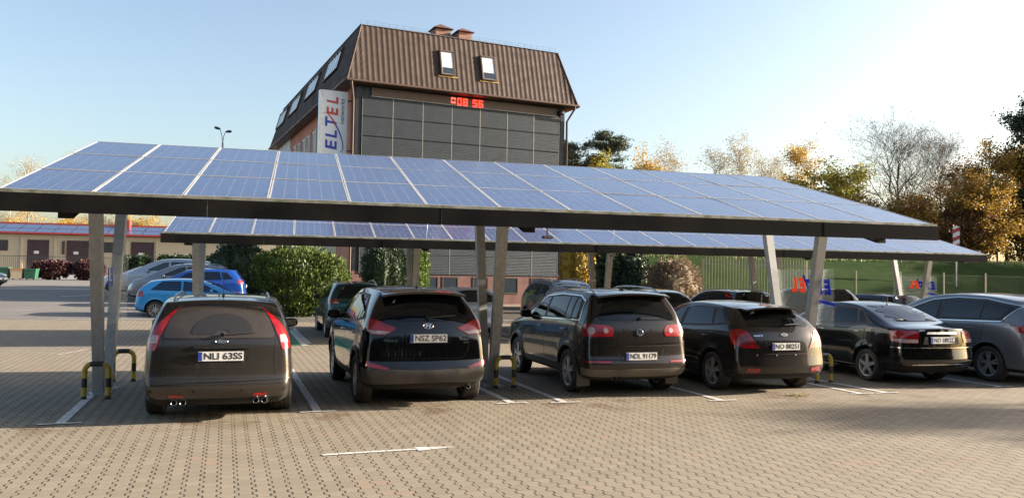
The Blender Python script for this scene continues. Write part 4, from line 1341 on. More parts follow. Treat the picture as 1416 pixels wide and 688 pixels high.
# 6 --- grey people carrier
c = Car('mpv', 'paint_grey_metal', 'parked_people_carrier', 'grey people carrier with chrome-lined side windows, cut off by the right edge', 'car', ROW, 3,
        L=4.77, W=1.90, H=1.66, ro=.99, wb=2.85, wr=.335, rcurve=.14)
c.patch('rear_window', [(-.60, 1.47), (.60, 1.47), (.68, 1.18), (.62, 1.13), (-.62, 1.13), (-.68, 1.18)], 'car_glass', 'rear', rnd=.05)
c.mpatch('tail_light', [(.60, 1.12), (.78, 1.13), (1.25, 1.04), (1.10, .96), (.80, .93), (.64, .95)], 'lamp_red', 'rear', eps=.009, rnd=.02)
c.plate('', 0, .86)
c.mpatch('window_trim', [(.48, 1.42), (.72, 1.15), (1.6, 1.125), (3.45, 1.07), (3.0, 1.30), (2.5, 1.48), (1.9, 1.545), (1.2, 1.535)], 'black_plastic', 'side', eps=.003, rnd=.03)
c.mpatch('side_window', [(.58, 1.405), (.76, 1.175), (1.16, 1.165), (1.16, 1.50)], 'car_glass', 'side', eps=.007)
c.mpatch('side_window', [(1.20, 1.165), (2.14, 1.145), (2.14, 1.50), (1.20, 1.505)], 'car_glass', 'side', eps=.007)
c.mpatch('side_window', [(2.24, 1.14), (3.22, 1.105), (2.92, 1.29), (2.46, 1.455), (2.24, 1.49)], 'car_glass', 'side', eps=.007)
for pr in ('left', 'right'):
    mb = MB(); c.strip_mb(mb, [(.46, 1.43), (.72, 1.14), (1.6, 1.115), (3.48, 1.06), (3.02, 1.31), (2.5, 1.495), (1.9, 1.56), (1.2, 1.55), (.46, 1.43)], .018, 'chrome', pr, eps=.010); c.link(mb, 'chrome_window_trim')
    c.seams([(pr, [(1.10, 1.10), (1.14, .72), (1.36, .40), (2.17, .34), (2.2, 1.10)]), (pr, [(2.2, .34), (3.34, .36), (3.42, .7), (3.34, 1.04)])])
c.mirrors(3.12, 1.14, None, 1.1); c.handles([(1.42, .985), (2.5, .97)])
c.seams([('rear', [(-.66, 1.12), (-.60, .70), (.60, .70), (.66, 1.12)])])
c.wheels(5, 'alloy', True); c.front_set(.78, .58, (1.10, 1.50), .68, .54)
c.place(13.62, 11.55, 2.0)

# two more cars of the row, outside the frame to the right: the low sun throws their shadows into it
def generic(kind, paint, name, label, group, cat='car', rails=False, plate='', level=2, glass='car_glass', rim='alloy', spk=5, three=False, seam=True, **kw):
    c = Car(kind, paint, name, label, cat, group, level, **kw)
    H, L, W = c.S['H'], c.S['L'], c.S['W']; B = BASE[kind]
    s = H/B['H']; y = L/B['L']
    def Y(l): return [(a*y, t*s) for a, t in l]
    def X(l): return [(a*W/B['W'], t*s) for a, t in l]
    top = B['rear'][6][1]
    if kind == 'sedan':
        c.patch('rear_window', X([(-.60, 1.125), (.60, 1.125), (.48, 1.38), (-.48, 1.38)]), glass, 'rear', rnd=.06, res=.06)
        c.mpatch('tail_light', X([(.46, .95), (1.0, .97), (1.0, .80), (.50, .78)]), 'lamp_red', 'rear', rnd=.02, res=.06)
        c.mpatch('side_window', Y([(.98, 1.075), (1.98, 1.035), (1.98, 1.34), (1.34, 1.30)]), glass, 'side', res=.06)
        c.mpatch('side_window', Y([(2.09, 1.03), (2.94, .99), (2.48, 1.245), (2.09, 1.325)]), glass, 'side', res=.06)
        c.front_set(.72*s, .55*s, (1.03*s, 1.36*s), .60, .48)
    elif kind == 'suv':
        c.patch('rear_window', X([(-.55, 1.54), (.55, 1.54), (.65, 1.24), (.58, 1.18), (-.58, 1.18), (-.65, 1.24)]), glass, 'rear', rnd=.05, res=.06)
        c.mpatch('tail_light', X([(.55, 1.02), (.60, 1.16), (.98, 1.18), (1.0, 1.0)]), 'lamp_red', 'rear', rnd=.02, res=.06)
        c.mpatch('reversing_light', X([(.57, 1.03), (.58, 1.08), (.76, 1.09), (.76, 1.03)]), 'lamp_clear', 'rear', rnd=.01, res=.06, eps=.007)
        c.mpatch('side_window', Y([(.58, 1.22), (.98, 1.19), (1.08, 1.49), (.86, 1.48)]), glass, 'side', res=.06)
        c.mpatch('side_window', Y([(1.06, 1.18), (1.98, 1.15), (1.98, 1.51), (1.16, 1.51)]), glass, 'side', res=.06)
        c.mpatch('side_window', Y([(2.06, 1.14), (3.02, 1.10), (2.48, 1.45), (2.06, 1.50)]), glass, 'side', res=.06)
        c.patch('rear_bumper_cladding', X([(-1.06, .56), (1.06, .56), (1.06, .36), (-1.06, .36)]), 'black_plastic', 'rear', res=.06)
        c.front_set(.85*s, .62*s, (1.16*s, 1.52*s), .66, .52)
        c.arch_trim()
    elif kind == 'mpv':
        c.patch('rear_window', X([(-.60, 1.47), (.60, 1.47), (.66, 1.16), (-.66, 1.16)]), glass, 'rear', rnd=.05, res=.06)
        c.mpatch('tail_light', X([(.66, 1.4), (.72, 1.4), (1.0, 1.0), (.98, .86), (.74, .88)]), 'lamp_red', 'rear', rnd=.02, res=.06)
        c.mpatch('side_window', Y([(.60, 1.40), (.76, 1.175), (1.16, 1.165), (1.16, 1.50)]), glass, 'side', res=.06)
        c.mpatch('side_window', Y([(1.22, 1.165), (2.14, 1.145), (2.14, 1.50), (1.22, 1.505)]), glass, 'side', res=.06)
        c.mpatch('side_window', Y([(2.24, 1.14), (3.30, 1.10), (2.46, 1.455), (2.24, 1.49)]), glass, 'side', res=.06)
        c.front_set(.76*s, .58*s, (1.10*s, 1.50*s), .68, .54)
    elif kind == 'wagon':
        c.patch('rear_window', X([(-.56, 1.40), (.56, 1.40), (.64, 1.07), (-.64, 1.07)]), glass, 'rear', rnd=.05, res=.06)
        c.mpatch('tail_light', X([(.60, 1.02), (1.0, 1.0), (1.0, .84), (.62, .85)]), 'lamp_red', 'rear', rnd=.02, res=.06)
        c.mpatch('side_window', Y([(.58, 1.03), (1.0, 1.01), (1.0, 1.35), (.76, 1.36)]), glass, 'side', res=.06)
        c.mpatch('side_window', Y([(1.06, 1.01), (1.96, 1.00), (1.96, 1.37), (1.06, 1.36)]), glass, 'side', res=.06)
        c.mpatch('side_window', Y([(2.06, 1.00), (3.12, .98), (2.72, 1.28), (2.06, 1.37)]), glass, 'side', res=.06)
        c.front_set(.70*s, .55*s, (1.02*s, 1.38*s), .66, .52)
    else:
        c.patch('rear_window', X([(-.52, 1.34), (.52, 1.34), (.62, 1.06), (-.62, 1.06)]), glass, 'rear', rnd=.05, res=.06)
        c.mpatch('tail_light', X([(.58, 1.0), (1.0, 1.0), (1.0, .80), (.60, .80)]), 'lamp_red', 'rear', rnd=.02, res=.06)
        if three:
            c.mpatch('side_window', Y([(.60, 1.05), (1.62, 1.02), (1.62, 1.37), (.98, 1.36)]), glass, 'side', res=.06)
            c.mpatch('side_window', Y([(1.70, 1.02), (2.96, .97), (2.34, 1.30), (1.70, 1.37)]), glass, 'side', res=.06)
        else:
            c.mpatch('side_window', Y([(.93, 1.06), (1.86, 1.03), (1.86, 1.36), (1.02, 1.35)]), glass, 'side', res=.06)
            c.mpatch('side_window', Y([(1.97, 1.03), (2.86, .98), (2.32, 1.28), (1.97, 1.345)]), glass, 'side', res=.06)
        c.front_set(.72*s, .55*s, (1.03*s, 1.36*s), .64, .50)
    if seam:
        zb = B['belt'][3][1]*s; zl = (B['rear'][0][1]+.12)*s
        ys = [1.68] if three else [1.02, 2.02]
        for pr in ('left', 'right'):
            c.seams([(pr, [(q*y, zl), (q*y+.02, zb)]) for q in ys+[3.1]])
    zp = {'sedan': .82, 'suv': .90, 'mpv': .86, 'wagon': .80, 'hatch': .78}[kind]*s
    c.plate(plate, 0, zp)
    c.mirrors((B['low'][3]-.05)*y+.05, (B['belt'][4][1]+.10)*s, None, 1.)
    c.handles([(1.15*y, (B['belt'][3][1]-.08)*s), (2.2*y, (B['belt'][3][1]-.08)*s)] if not three else [(1.85*y, .88*s)])
    if rails: c.rails(.62*y, 2.45*y, .56, .05)
    c.wheels(spk, rim, spk == 5)
    return c
OUT = 'cars beyond the right edge of the picture'
generic('hatch', 'paint_silver', 'parked_hatchback', 'silver hatchback next to the grey people carrier, outside the picture', ROW, wr=.31).place(16.6, 12.0, 2)
generic('suv', 'paint_slate', 'parked_crossover', 'slate blue crossover two bays right of the grey people carrier, outside the picture', ROW, wr=.34).place(19.4, 12.05, 2)
generic('wagon', 'paint_silver_dark', 'parked_estate_car', 'grey estate car three bays right of the grey people carrier, outside the picture', ROW, wr=.32).place(22.2, 11.95, 2)

FAR = 'cars parked under the far carport'
generic('suv', 'paint_teal', 'parked_crossover', 'teal crossover with silver roof rails, behind the glossy black crossover', FAR, L=4.17, W=1.775, H=1.61, ro=.80, wb=2.5, wr=.335, rails=True).place(1.72, 23.1, 4)
generic('wagon', 'paint_silver', 'parked_estate_car', 'silver car seen through the middle carport pillar pair', FAR, H=1.47, wr=.31, plate='NO 37').place(5.12, 23.2, 4)
gx = generic('suv', 'paint_slate', 'parked_crossover', 'slate grey crossover facing the camera, just right of the middle carport pillars', FAR, L=4.4, H=1.68, wr=.345, rails=True)
gx.place(8.35, 27.3, 184)
generic('hatch', 'paint_pure_black', 'parked_hatchback', 'black hatchback whose roof shows above the dark brown compact SUV', FAR, H=1.5, wr=.31).place(11.55, 23.3, 3)
generic('wagon', 'paint_pure_black', 'parked_estate_car', 'dark estate car with roof rails, showing above the dusty black hatchback', FAR, H=1.50, wr=.31, rails=True).place(14.6, 23.3, 3)
generic('suv', 'paint_gloss_black', 'parked_crossover', 'black crossover showing right beside the far-right pillar of the near carport', FAR, H=1.62, wr=.34).place(17.9, 23.4, 3)
generic('wagon', 'paint_pure_black', 'parked_estate_car', 'low black car showing above the roof of the shiny black saloon', FAR, H=1.42, wr=.31).place(20.6, 23.4, 3)

LOT = 'cars parked in the open yard at the left'
generic('hatch', 'paint_light_blue', 'parked_small_hatchback', 'light blue three-door hatchback seen from its side, with silver many-spoked wheels', LOT, three=True, L=4.15, W=1.74, H=1.42, ro=.76, wb=2.51, wr=.305, rim='alloy', spk=11).place(-5.55, 31.6, -91, .14)
generic('suv', 'paint_deep_blue', 'parked_crossover', 'deep blue crossover with a pale roof behind the light blue hatchback', LOT, L=4.1, H=1.60, wr=.33, rails=False).place(-2.0, 35.9, 90, .36)
generic('mpv', 'paint_silver_dark', 'parked_people_carrier', 'grey people carrier with roof rails, behind the deep blue crossover', LOT, L=4.6, H=1.72, wr=.33, rails=True).place(-2.55, 38.5, 90, .45)
generic('mpv', 'paint_silver', 'parked_people_carrier', 'pale silver people carrier, rearmost of the cars beside the light blue hatchback', LOT, L=4.7, H=1.80, wr=.33).place(-3.6, 41.4, 90, .60)
generic('hatch', 'paint_white', 'parked_hatchback', 'white car farthest back, its bonnet poking out left of the silver cars', LOT, H=1.45, wr=.31).place(-5.6, 46.0, 92, .62)
generic('hatch', 'paint_silver_dark', 'parked_hatchback', 'grey car cut off by the left edge of the picture in the far yard', LOT, H=1.5, wr=.31, L=4.3).place(-23.4, 62.5, 262, .55)

# ------------------------------------------------------------------ ground
def sheet(name, x0, x1, ys, mat, dz=0., kind='structure', nx=1):
    V = []; F = []
    for y in ys:
        for i in range(nx+1): V.append((x0+(x1-x0)*i/nx, y, gz(y)+dz))
    for j in range(len(ys)-1):
        for i in range(nx):
            a = j*(nx+1)+i; F.append((a, a+1, a+nx+2, a+nx+1))
    mb = MB(); mb.add(V, F, mat)
    return tag(mb.build(name), kind=kind)
YS = [-60, 0, 24] + [24+i for i in range(1, 15)] + [60, 105, 250, 900, 2500]
sheet('ground', -2500, 2500, YS, 'interlocking_pavers')
sheet('asphalt_yard', -70, -2.2, [29.6, 31, 33, 35, 37, 38, 60, 100], 'yard_asphalt', .004)

A45 = R(4.5)
def ln(mb, x, y, length, w=.11, ang=4.5, mat='line_paint', dz=.008, brk=True):
    """a painted line starting at x,y and running away from the viewer, broken by the joints of the pavers"""
    d = Vector((-math.sin(R(ang)), math.cos(R(ang)))); n = Vector((d.y, -d.x))*w/2
    q = 0.
    while q < length:
        e = min(q+.20, length)
        a = Vector((x, y))+d*q; b = Vector((x, y))+d*(e-.006)
        mb.add([(a.x-n.x, a.y-n.y, gz(a.y)+dz), (a.x+n.x, a.y+n.y, gz(a.y)+dz), (b.x+n.x, b.y+n.y, gz(b.y)+dz), (b.x-n.x, b.y-n.y, gz(b.y)+dz)], [(0, 1, 2, 3)], mat)
        q = e
def bay_line(x, y, length, cross=True, mat='line_paint', ang=4.5):
    mb = MB(); ln(mb, x, y, length, ang=ang, mat=mat)
    if cross:
        a = R(ang); ln(mb, x+.24*math.cos(a), y+.24*math.sin(a), .48, .06, ang+90, mat, .012)
    o = mb.build('bay_line'); tag(o, kind='structure'); return o
for x, y, l in ((-2.69, 10.72, 4.9), (.31, 11.08, 5.3), (3.06, 11.36, 5.0), (3.85, 11.30, 5.0), (6.30, 11.10, 5.2), (9.02, 11.40, 5.1), (9.52, 11.42, 5.1), (12.22, 11.74, 5.0), (15.0, 11.9, 5)):
    bay_line(x, y, l)
for x in (-3.2, -.35, .35, 3.1, 6.0, 6.6, 9.2, 12.1, 12.6, 15.2, 18.1, 20.9):
    bay_line(x, 21.6+.02*x, 5.2, False)
for x in (-6.4, -9.2):
    bay_line(x, 10.7, 4.9)
# long arrow
mb = MB()
a0 = Vector((.29, 8.46)); d = (Vector((1.67, 8.60))-a0).normalized(); n = Vector((-d.y, d.x))
def P2(s, t, z=.008): q = a0+d*s+n*t; return (q.x, q.y, z)
q = 0.
while q < .98:
    e = min(q+.165, .98); mb.add([P2(q, -.032), P2(e-.007, -.032), P2(e-.007, .032), P2(q, .032)], [(0, 1, 2, 3)], 'line_paint'); q = e
mb.add([P2(.98, -.085), P2(1.13, -.062), P2(1.13, .062), P2(.98, .10)], [(0, 1, 2, 3)], 'line_paint')
mb.add([P2(1.137, -.06), P2(1.40, -.0), P2(1.137, .06)], [(0, 1, 2)], 'line_paint')
tag(mb.build('direction_arrow'), kind='structure')
# green bay with a white edge
mb = MB()
def G2(x, y, dz): 
    c, s = math.cos(A45), math.sin(A45); X = .30+x*c-y*s; Y = 21.2+x*s+y*c; return (X, Y, gz(Y)+dz)
mb.add([G2(-2.5, 0, .008), G2(-.16, 0, .008), G2(-.16, 5, .008), G2(-2.5, 5, .008)], [(0, 1, 2, 3)], 'green_paint')
mb.add([G2(-.15, -.1, .010), G2(0, -.1, .010), G2(0, 5, .010), G2(-.15, 5, .010)], [(0, 1, 2, 3)], 'line_paint')
tag(mb.build('green_bay_marking'), kind='structure')
# faint outlines of a bay and the marks in the far yard
def gline(x0, y0, x1, y1, w, mat, name='yard_marking', dz=.010):
    a = Vector((x0, y0)); b = Vector((x1, y1)); t = (b-a).normalized(); n = Vector((-t.y, t.x))*w/2; k = max(1, int((b-a).length/2)); mb = MB()
    for i in range(k):
        p = a+(b-a)*i/k; q = a+(b-a)*(i+1)/k
        mb.add([(p.x+n.x, p.y+n.y, gz(p.y)+dz), (p.x-n.x, p.y-n.y, gz(p.y)+dz), (q.x-n.x, q.y-n.y, gz(q.y)+dz), (q.x+n.x, q.y+n.y, gz(q.y)+dz)], [(0, 1, 2, 3)], mat)
    return tag(mb.build(name), kind='structure')
gline(-4.6, 20.6, -1.4, 20.8, .08, 'line_worn'); gline(-4.9, 19.2, -4.6, 20.6, .08, 'line_worn'); gline(-1.5, 19.3, -1.4, 20.8, .08, 'line_worn')
for y in (29.7, 32.6, 35.5, 38.4, 41.3, 44.2): gline(-7.6, y, -2.6, y+.05, .12, 'line_paint')
for y in (33.0, 38.0, 47.0, 58.0): gline(-24, y, -9.4, y+.4, .14, 'line_paint')
gline(-18.2, 57.0, -12.0, 58.0, 2.4, 'line_worn', 'pale_bay'); gline(-11.2, 44.0, -9.9, 46.6, .35, 'line_paint', 'yard_arrow'); gline(-10.6, 46.9, -9.6, 46.2, .6, 'line_paint', 'yard_arrow')

# ------------------------------------------------------------------ solar carports
SL = R(15.42); ROWL = 1.595; ZE = 2.767
cs, sn = math.cos(SL), math.sin(SL)
def cells_mesh():
    mb = MB(); w, l, t = .988, 1.583, .035
    fr = .014
    x0, x1, y0, y1 = -w/2, w/2, -l/2, l/2
    mb.add([(x0+fr, y0+fr, t-.004), (x1-fr, y0+fr, t-.004), (x1-fr, y1-fr, t-.004), (x0+fr, y1-fr, t-.004)], [(0, 1, 2, 3)], 'solar_cells')
    for a, b_, c_, d_ in ((x0, x1, y0, y0+fr), (x0, x1, y1-fr, y1), (x0, x0+fr, y0+fr, y1-fr), (x1-fr, x1, y0+fr, y1-fr)):
        mb.box(a, b_, c_, d_, 0, t, 'alu_frame')
    mb.add([(x0+fr, y0+fr, .004), (x0+fr, y1-fr, .004), (x1-fr, y1-fr, .004), (x1-fr, y0+fr, .004)], [(0, 1, 2, 3)], 'white_paint')
    return mb
SOLAR = None
def carport(name, label, X0, n, Y0, VX, fascia, lettering, lights=()):
    global SOLAR
    root = empty(name, (X0+n/2, Y0+2.3, 0), 0, label, 'carport', 'solar carports of the parking area')
    inv = Matrix.Translation(-Vector(root.location))
    rx, ry = root.location.x, root.location.y
    def put(mb, nm, parent=None, **k):
        mb.v = [(v[0]-rx, v[1]-ry, v[2]) for v in mb.v]
        return mb.build(nm, parent or root, **k)
    rng = random.Random(n)
    for r in range(3):
        for i in range(n):
            if SOLAR is None:
                o = cells_mesh().build('solar_panel', root); SOLAR = o.data
            else:
                o = bpy.data.objects.new('solar_panel', SOLAR); COL.objects.link(o); o.parent = root
            s = (r+.5)*ROWL
            o.location = (X0+i+.5-rx, Y0+s*cs-ry+.035*sn, ZE+s*sn-.035)
            o.rotation_euler = (SL+rng.uniform(-.004, .004), rng.uniform(-.005, .005), 0)
    X1 = X0+n
    # front fascia boards with joints, and the pale mossy lower rail of the panels
    bx = X0-.06; k = 0
    while bx < X1-.1:
        e = min(bx+(2.9 if k else 2.35), X1+.06); mb = MB()
        yy = Y0-.055+rng.uniform(-.004, .004)
        mb.box(bx+.0012, e-.0012, yy-.004, yy+.004, ZE-.262, ZE-.045, fascia)
        mb.box(bx+.004, e-.004, yy+.0045, yy+.055, ZE-.262, ZE-.256, fascia)
        put(mb, 'fascia_board'); bx = e; k += 1
    mb = MB(); mb.box(X0-.05, X1+.05, Y0-.040, Y0-.012, ZE-.043, ZE-.006, 'mossy_edge'); put(mb, 'gutter_rail')
    # rear and side fascias
    yr, zr = Y0+3*ROWL*cs, ZE+3*ROWL*sn
    mb = MB(); mb.box(X0-.05, X1+.05, yr+.045, yr+.053, zr-.26, zr-.04, fascia); put(mb, 'fascia_board')
    for xx, sg in ((X0-.02, -1), (X1+.02, 1)):
        mb = MB()
        p = [(xx, Y0-.03, ZE-.26), (xx+sg*.008, Y0-.03, ZE-.26), (xx+sg*.008, yr+.04, zr-.26), (xx, yr+.04, zr-.26),
             (xx, Y0-.03, ZE-.05), (xx+sg*.008, Y0-.03, ZE-.05), (xx+sg*.008, yr+.04, zr-.05), (xx, yr+.04, zr-.05)]
        mb.hexa(p, fascia); put(mb, 'side_fascia')
    # purlins
    for q in (.35, 1.25, 2.0, 2.85, 3.6, 4.5):
        mb = MB(); y, z = Y0+q*cs, ZE+q*sn-.045
        mb.box(X0+.05, X1-.05, y-.03, y+.03, z-.13, z-.004, 'galvanised'); put(mb, 'purlin')
    for vx in VX:
        # rafter
        mb = MB(); q0, q1 = .62, 4.72
        def rp(q, dz): return (Y0+q*cs, ZE+q*sn+dz)
        for w, za, zb, fa in ((.09, -.19, -.205, 1), (.012, -.205, -.44, 1), (.09, -.44, -.455, 1)):
            ya, z0 = rp(q0, 0); yb, z1 = rp(q1, 0)
            mb.hexa([(vx-w, ya, z0+zb), (vx+w, ya, z0+zb), (vx+w, yb, z1+zb*.6), (vx-w, yb, z1+zb*.6), (vx-w, ya, z0+za), (vx+w, ya, z0+za), (vx+w, yb, z1+za), (vx-w, yb, z1+za)], 'fascia_black')
        mb.box(vx-.091, vx+.091, rp(q0, 0)[0]-.012, rp(q0, 0)[0]-.001, rp(q0, 0)[1]-.46, rp(q0, 0)[1]-.188, 'fascia_black')
        put(mb, 'rafter')
        # the pair of leaning posts
        for (yb_, zt, yt, w1) in ((2.66, 2.92, 2.08, .175), (3.22, 3.30, 4.02, .165)):
            mb = MB(); ya = Y0+yb_; yz = Y0+yt
            zt2 = ZE+(yt/cs)*sn-.455
            d = .125
            mb.beam((vx, ya, .015), (vx, yz, zt2+.03), w1*.78, .012, w1, .012, 'galvanised')
            t = (Vector((vx, yz, zt2))-Vector((vx, ya, 0))).normalized(); nn = Vector((0, t.z, -t.y))
            for sg in (-1, 1):
                mb.beam(Vector((vx, ya, .015))+nn*sg*d/2, Vector((vx, yz, zt2+.03))+nn*sg*d/2, w1*.78, .012, w1, .012, 'galvanised')
            for sg in (-1, 1):
                mb.beam(Vector((vx+sg*w1*.36, ya, .015)), Vector((vx+sg*w1*.46, yz, zt2+.03)), .008, d-.014, .008, d-.014, 'galvanised')
            mb.box(vx-.16, vx+.16, ya-.15, ya+.15, .002, .016, 'galvanised')
            for bx_ in (-.12, .12):
                for by_ in (-.11, .11): mb.lathe([(.016, .014), (.04, .014), (.04, 0)], 'galvanised', 'Z', (vx+bx_, ya+by_, 0), 6)
            put(mb, 'leg')
    # clear panels with the company lettering between the posts
    for vx, side in lettering:
        y0, y1, z0, z1 = Y0+(1.95 if side > 0 else 2.55), Y0+4.0, 1.02, 2.06
        xx = vx+(.13 if side > 0 else .10)
        mb = MB(); mb.box(xx-.004, xx+.004, y0, y1, z0, z1, 'plexiglass')
        pn = put(mb, 'clear_panel')
        X = Vector((0, side, 0)); Zv = Vector((side, 0, 0)); xf = (xx-side*.0062 if side > 0 else xx-.0062)-rx
        def lt(body, y, z, size, mat, sh=0.18, off=.022):
            text_obj('lettering', body, size, mat, basis(X, (0, 0, 1), Zv, (xf, y-ry, z)), pn, extrude=.0015, offset=off, shear=sh)
        m0 = Y0+(2.6 if side > 0 else 2.34)
        for i, (ch, mt) in enumerate(zip('ELTEL' if side > 0 else 'EL', ['logo_bright_blue']*3+['logo_orange']*2)):
            off = (i-2)*.25
            lt(ch, m0+side*off, 1.72+(.03 if i > 2 else 0), .34, mt)
        mb = MB(); pts = [] if side < 0 else [(m0+side*.25, 1.95), (m0+side*.08, 1.70), (m0-side*.25, 1.47), (m0-side*.7, 1.42)]
        if not pts: continue
        for i in range(3):
            a, b_ = pts[i], pts[i+1]
            mb.beam((xx-side*.007, a[0], a[1]), (xx-side*.007, b_[0], b_[1]), .06, .003, .05, .003, 'logo_bright_blue', (0, b_[1]-a[1], a[0]-b_[0]))
        put(mb, 'lettering', None).parent = pn
    return root
carport('solar_carport', 'near solar carport roof over the front row of dark cars', -3.371, 13, 10.5417, (-2.80, 3.20, 9.15), 'fascia_weathered', ((-2.80, -1), (9.15, 1)))
carport('solar_carport', 'longer far solar carport, seen below the front edge of the near one', -3.0994, 24, 20.737, (-2.62, 3.28, 9.15, 14.95, 20.75), 'fascia_weathered', ((20.75, 1),))
for x, y, w in ((3.42, 22.0, 'under the far carport, left of the near one’s middle pillars'), (8.9, 22.0, 'under the far carport, above the dark brown compact SUV')):
    r_ = empty('flood_lamp', (x, y, 2.50), 0, 'small grey lamp hanging '+w, 'lamp', 'flood lamps under the carports')
    mb = MB(); mb.box(-.09, .09, -.05, .05, -.05, .0, 'steel_dark'); mb.build('lamp_housing', r_)
    mb = MB(); mb.box(-.08, .08, -.053, -.050, -.045, -.005, 'lamp_white'); mb.build('lamp_glass', r_)
    mb = MB(); mb.tube([(0, 0, 0), (0, 0, .9)], .012, 'galvanised', 6); mb.build('bracket', r_)
# sensor box below the front fascia edge
r_ = empty('flood_lamp', (3.42, 10.95, 2.42), 0, 'small dark flood lamp below the near carport edge, right of the middle pillars', 'lamp', 'flood lamps under the carports')
mb = MB(); mb.box(-.07, .07, -.04, .04, -.04, .0, 'steel_dark'); mb.build('lamp_housing', r_)
mb = MB(); mb.tube([(0, 0, 0), (0, 0, .12)], .012, 'galvanised', 6); mb.build('bracket', r_)
mb = MB(); mb.box(-.06, .06, -.044, -.041, -.036, -.004, 'lamp_clear'); mb.build('lamp_glass', r_)

# crash hoops
def hoop(x, y, label, w=.31, h=.50, rz=0.):
    root = empty('crash_hoop', (x, y, 0), R(4.5)+rz, label, 'crash barrier', 'striped crash hoops at the carport pillars')
    rr = .038; R_ = .10; path = []
    path += [(-w/2, z) for z in (0, .06, .12, .18, .24, .30, h-R_)]
    for k in range(1, 8): t = PI-PI/2*k/7; path.append((-w/2+R_+R_*math.cos(t), h-R_+R_*math.sin(t)))
    path += [(-.03, h), (.03, h)]
    for k in range(0, 8): t = PI/2-PI/2*k/7; path.append((w/2-R_+R_*math.cos(t), h-R_+R_*math.sin(t)))
    path += [(w/2, z) for z in (.30, .24, .18, .12, .06, 0)]
    L = [0.]
    for i in range(1, len(path)): L.append(L[-1]+math.dist(path[i], path[i-1]))
    tot = L[-1]
    def at(s):
        for i in range(1, len(L)):
            if s <= L[i]+1e-9:
                t = (s-L[i-1])/(L[i]-L[i-1]+1e-9); return (path[i-1][0]+(path[i][0]-path[i-1][0])*t, 0, path[i-1][1]+(path[i][1]-path[i-1][1])*t)
        return (path[-1][0], 0, path[-1][1])
    cuts = [0, .045, .17, .30, .53]; cuts = cuts+[tot-c for c in cuts[::-1]]
    mb = MB(); mats = ['black_paint', 'yellow_paint']
    for i in range(len(cuts)-1):
        a, b_ = cuts[i], cuts[i+1]; m_ = max(2, int((b_-a)/.025))
        mb.tube([at(a+(b_-a)*k/m_) for k in range(m_+1)], rr, mats[i % len(mats)], 14, cap=False)
    mb.build('hoop_tube', root, True, 60)
    for sx in (-w/2, w/2):
        f_ = MB(); f_.lathe([(.002, .06), (.012, .06), (.014, .04)], 'black_paint', 'Z', (sx, 0, 0), 12); f_.build('foot', root, True, 30)
    return root
hoop(-2.73, 12.70, 'yellow and black hoop before the left carport pillars, left of the dusty estate car')
hoop(-2.74, 14.62, 'yellow and black hoop half hidden behind the left carport pillars')
hoop(3.36, 12.98, 'yellow and black hoop at the middle carport pillars, beside the glossy black crossover')
hoop(9.28, 12.76, 'yellow and black hoop at the right-hand pillars, beside the shiny black saloon')

# ------------------------------------------------------------------ office building
B0 = Vector((2.336, 37.0, .30)); BT = R(10)
bl = empty('office_building', (B0.x+5.5*math.cos(BT)-10*math.sin(BT), B0.y+5.5*math.sin(BT)+10*math.cos(BT), .30), BT,
           'office block with brown mansard roof, dark louvred front and red digits under the eave', 'building')
OX, OY = 5.5, 10.0           # building-local offset of the empty
ZB = .30
def bput(mb, nm, parent=None, **k):
    mb.v = [(v[0]-OX, v[1]-OY, v[2]-ZB) for v in mb.v]
    return mb.build(nm, parent or bl, **k)
FW, SLN = 10.8, 22.0          # facade width, side length
mb = MB()
# walls with openings left as recesses: front
mb.box(0, FW, .0, .3, .2, 10.42, 'dark_trim')
bput(mb, 'front_wall')
mb = MB(); mb.box(.0, FW, -.045, -.002, .2, 1.95, 'pink_plinth'); bput(mb, 'plinth')
mb = MB(); mb.box(0, .3, .301, SLN, .2, 10.42, 'terracotta'); mb.box(FW-.3, FW, .301, SLN, .2, 10.42, 'terracotta'); mb.box(.301, FW-.301, SLN-.3, SLN, .2, 10.42, 'terracotta'); bput(mb, 'wall')
# dark vertical strip and frame on the front
for q_ in ((.02, .30), (FW-.26, FW-.02)):
    mb = MB(); mb.box(q_[0], q_[1], -.05, -.004, 1.96, 10.30, 'dark_trim'); bput(mb, 'edge_strip')
PW = (10.47-.33)/7
for r in range(9):
    z1 = 9.87-.893*r; z0 = z1-.893
    for k in range(7):
        a = .33+PW*k
        mb = MB(); mb.box(a+.022, a+PW-.022, -.085, -.055, z0+.022, z1-.022, 'louvre_panel')
        mb.box(a+.004, a+.018, -.092, -.053, z0+.004, z1-.004, 'panel_frame'); mb.box(a+PW-.018, a+PW-.004, -.092, -.053, z0+.004, z1-.004, 'panel_frame')
        bput(mb, 'facade_panel')
mb = MB(); mb.box(.33, 10.47, -.052, -.006, 1.80, 9.90, 'dark_trim'); bput(mb, 'panel_backing')
mb = MB(); mb.box(.75, 10.30, -.10, -.006, 9.93, 10.31, 'brown_band'); mb.box(.70, 10.35, -.11, -.006, 9.90, 9.928, 'panel_frame'); bp = bput(mb, 'sign_band')
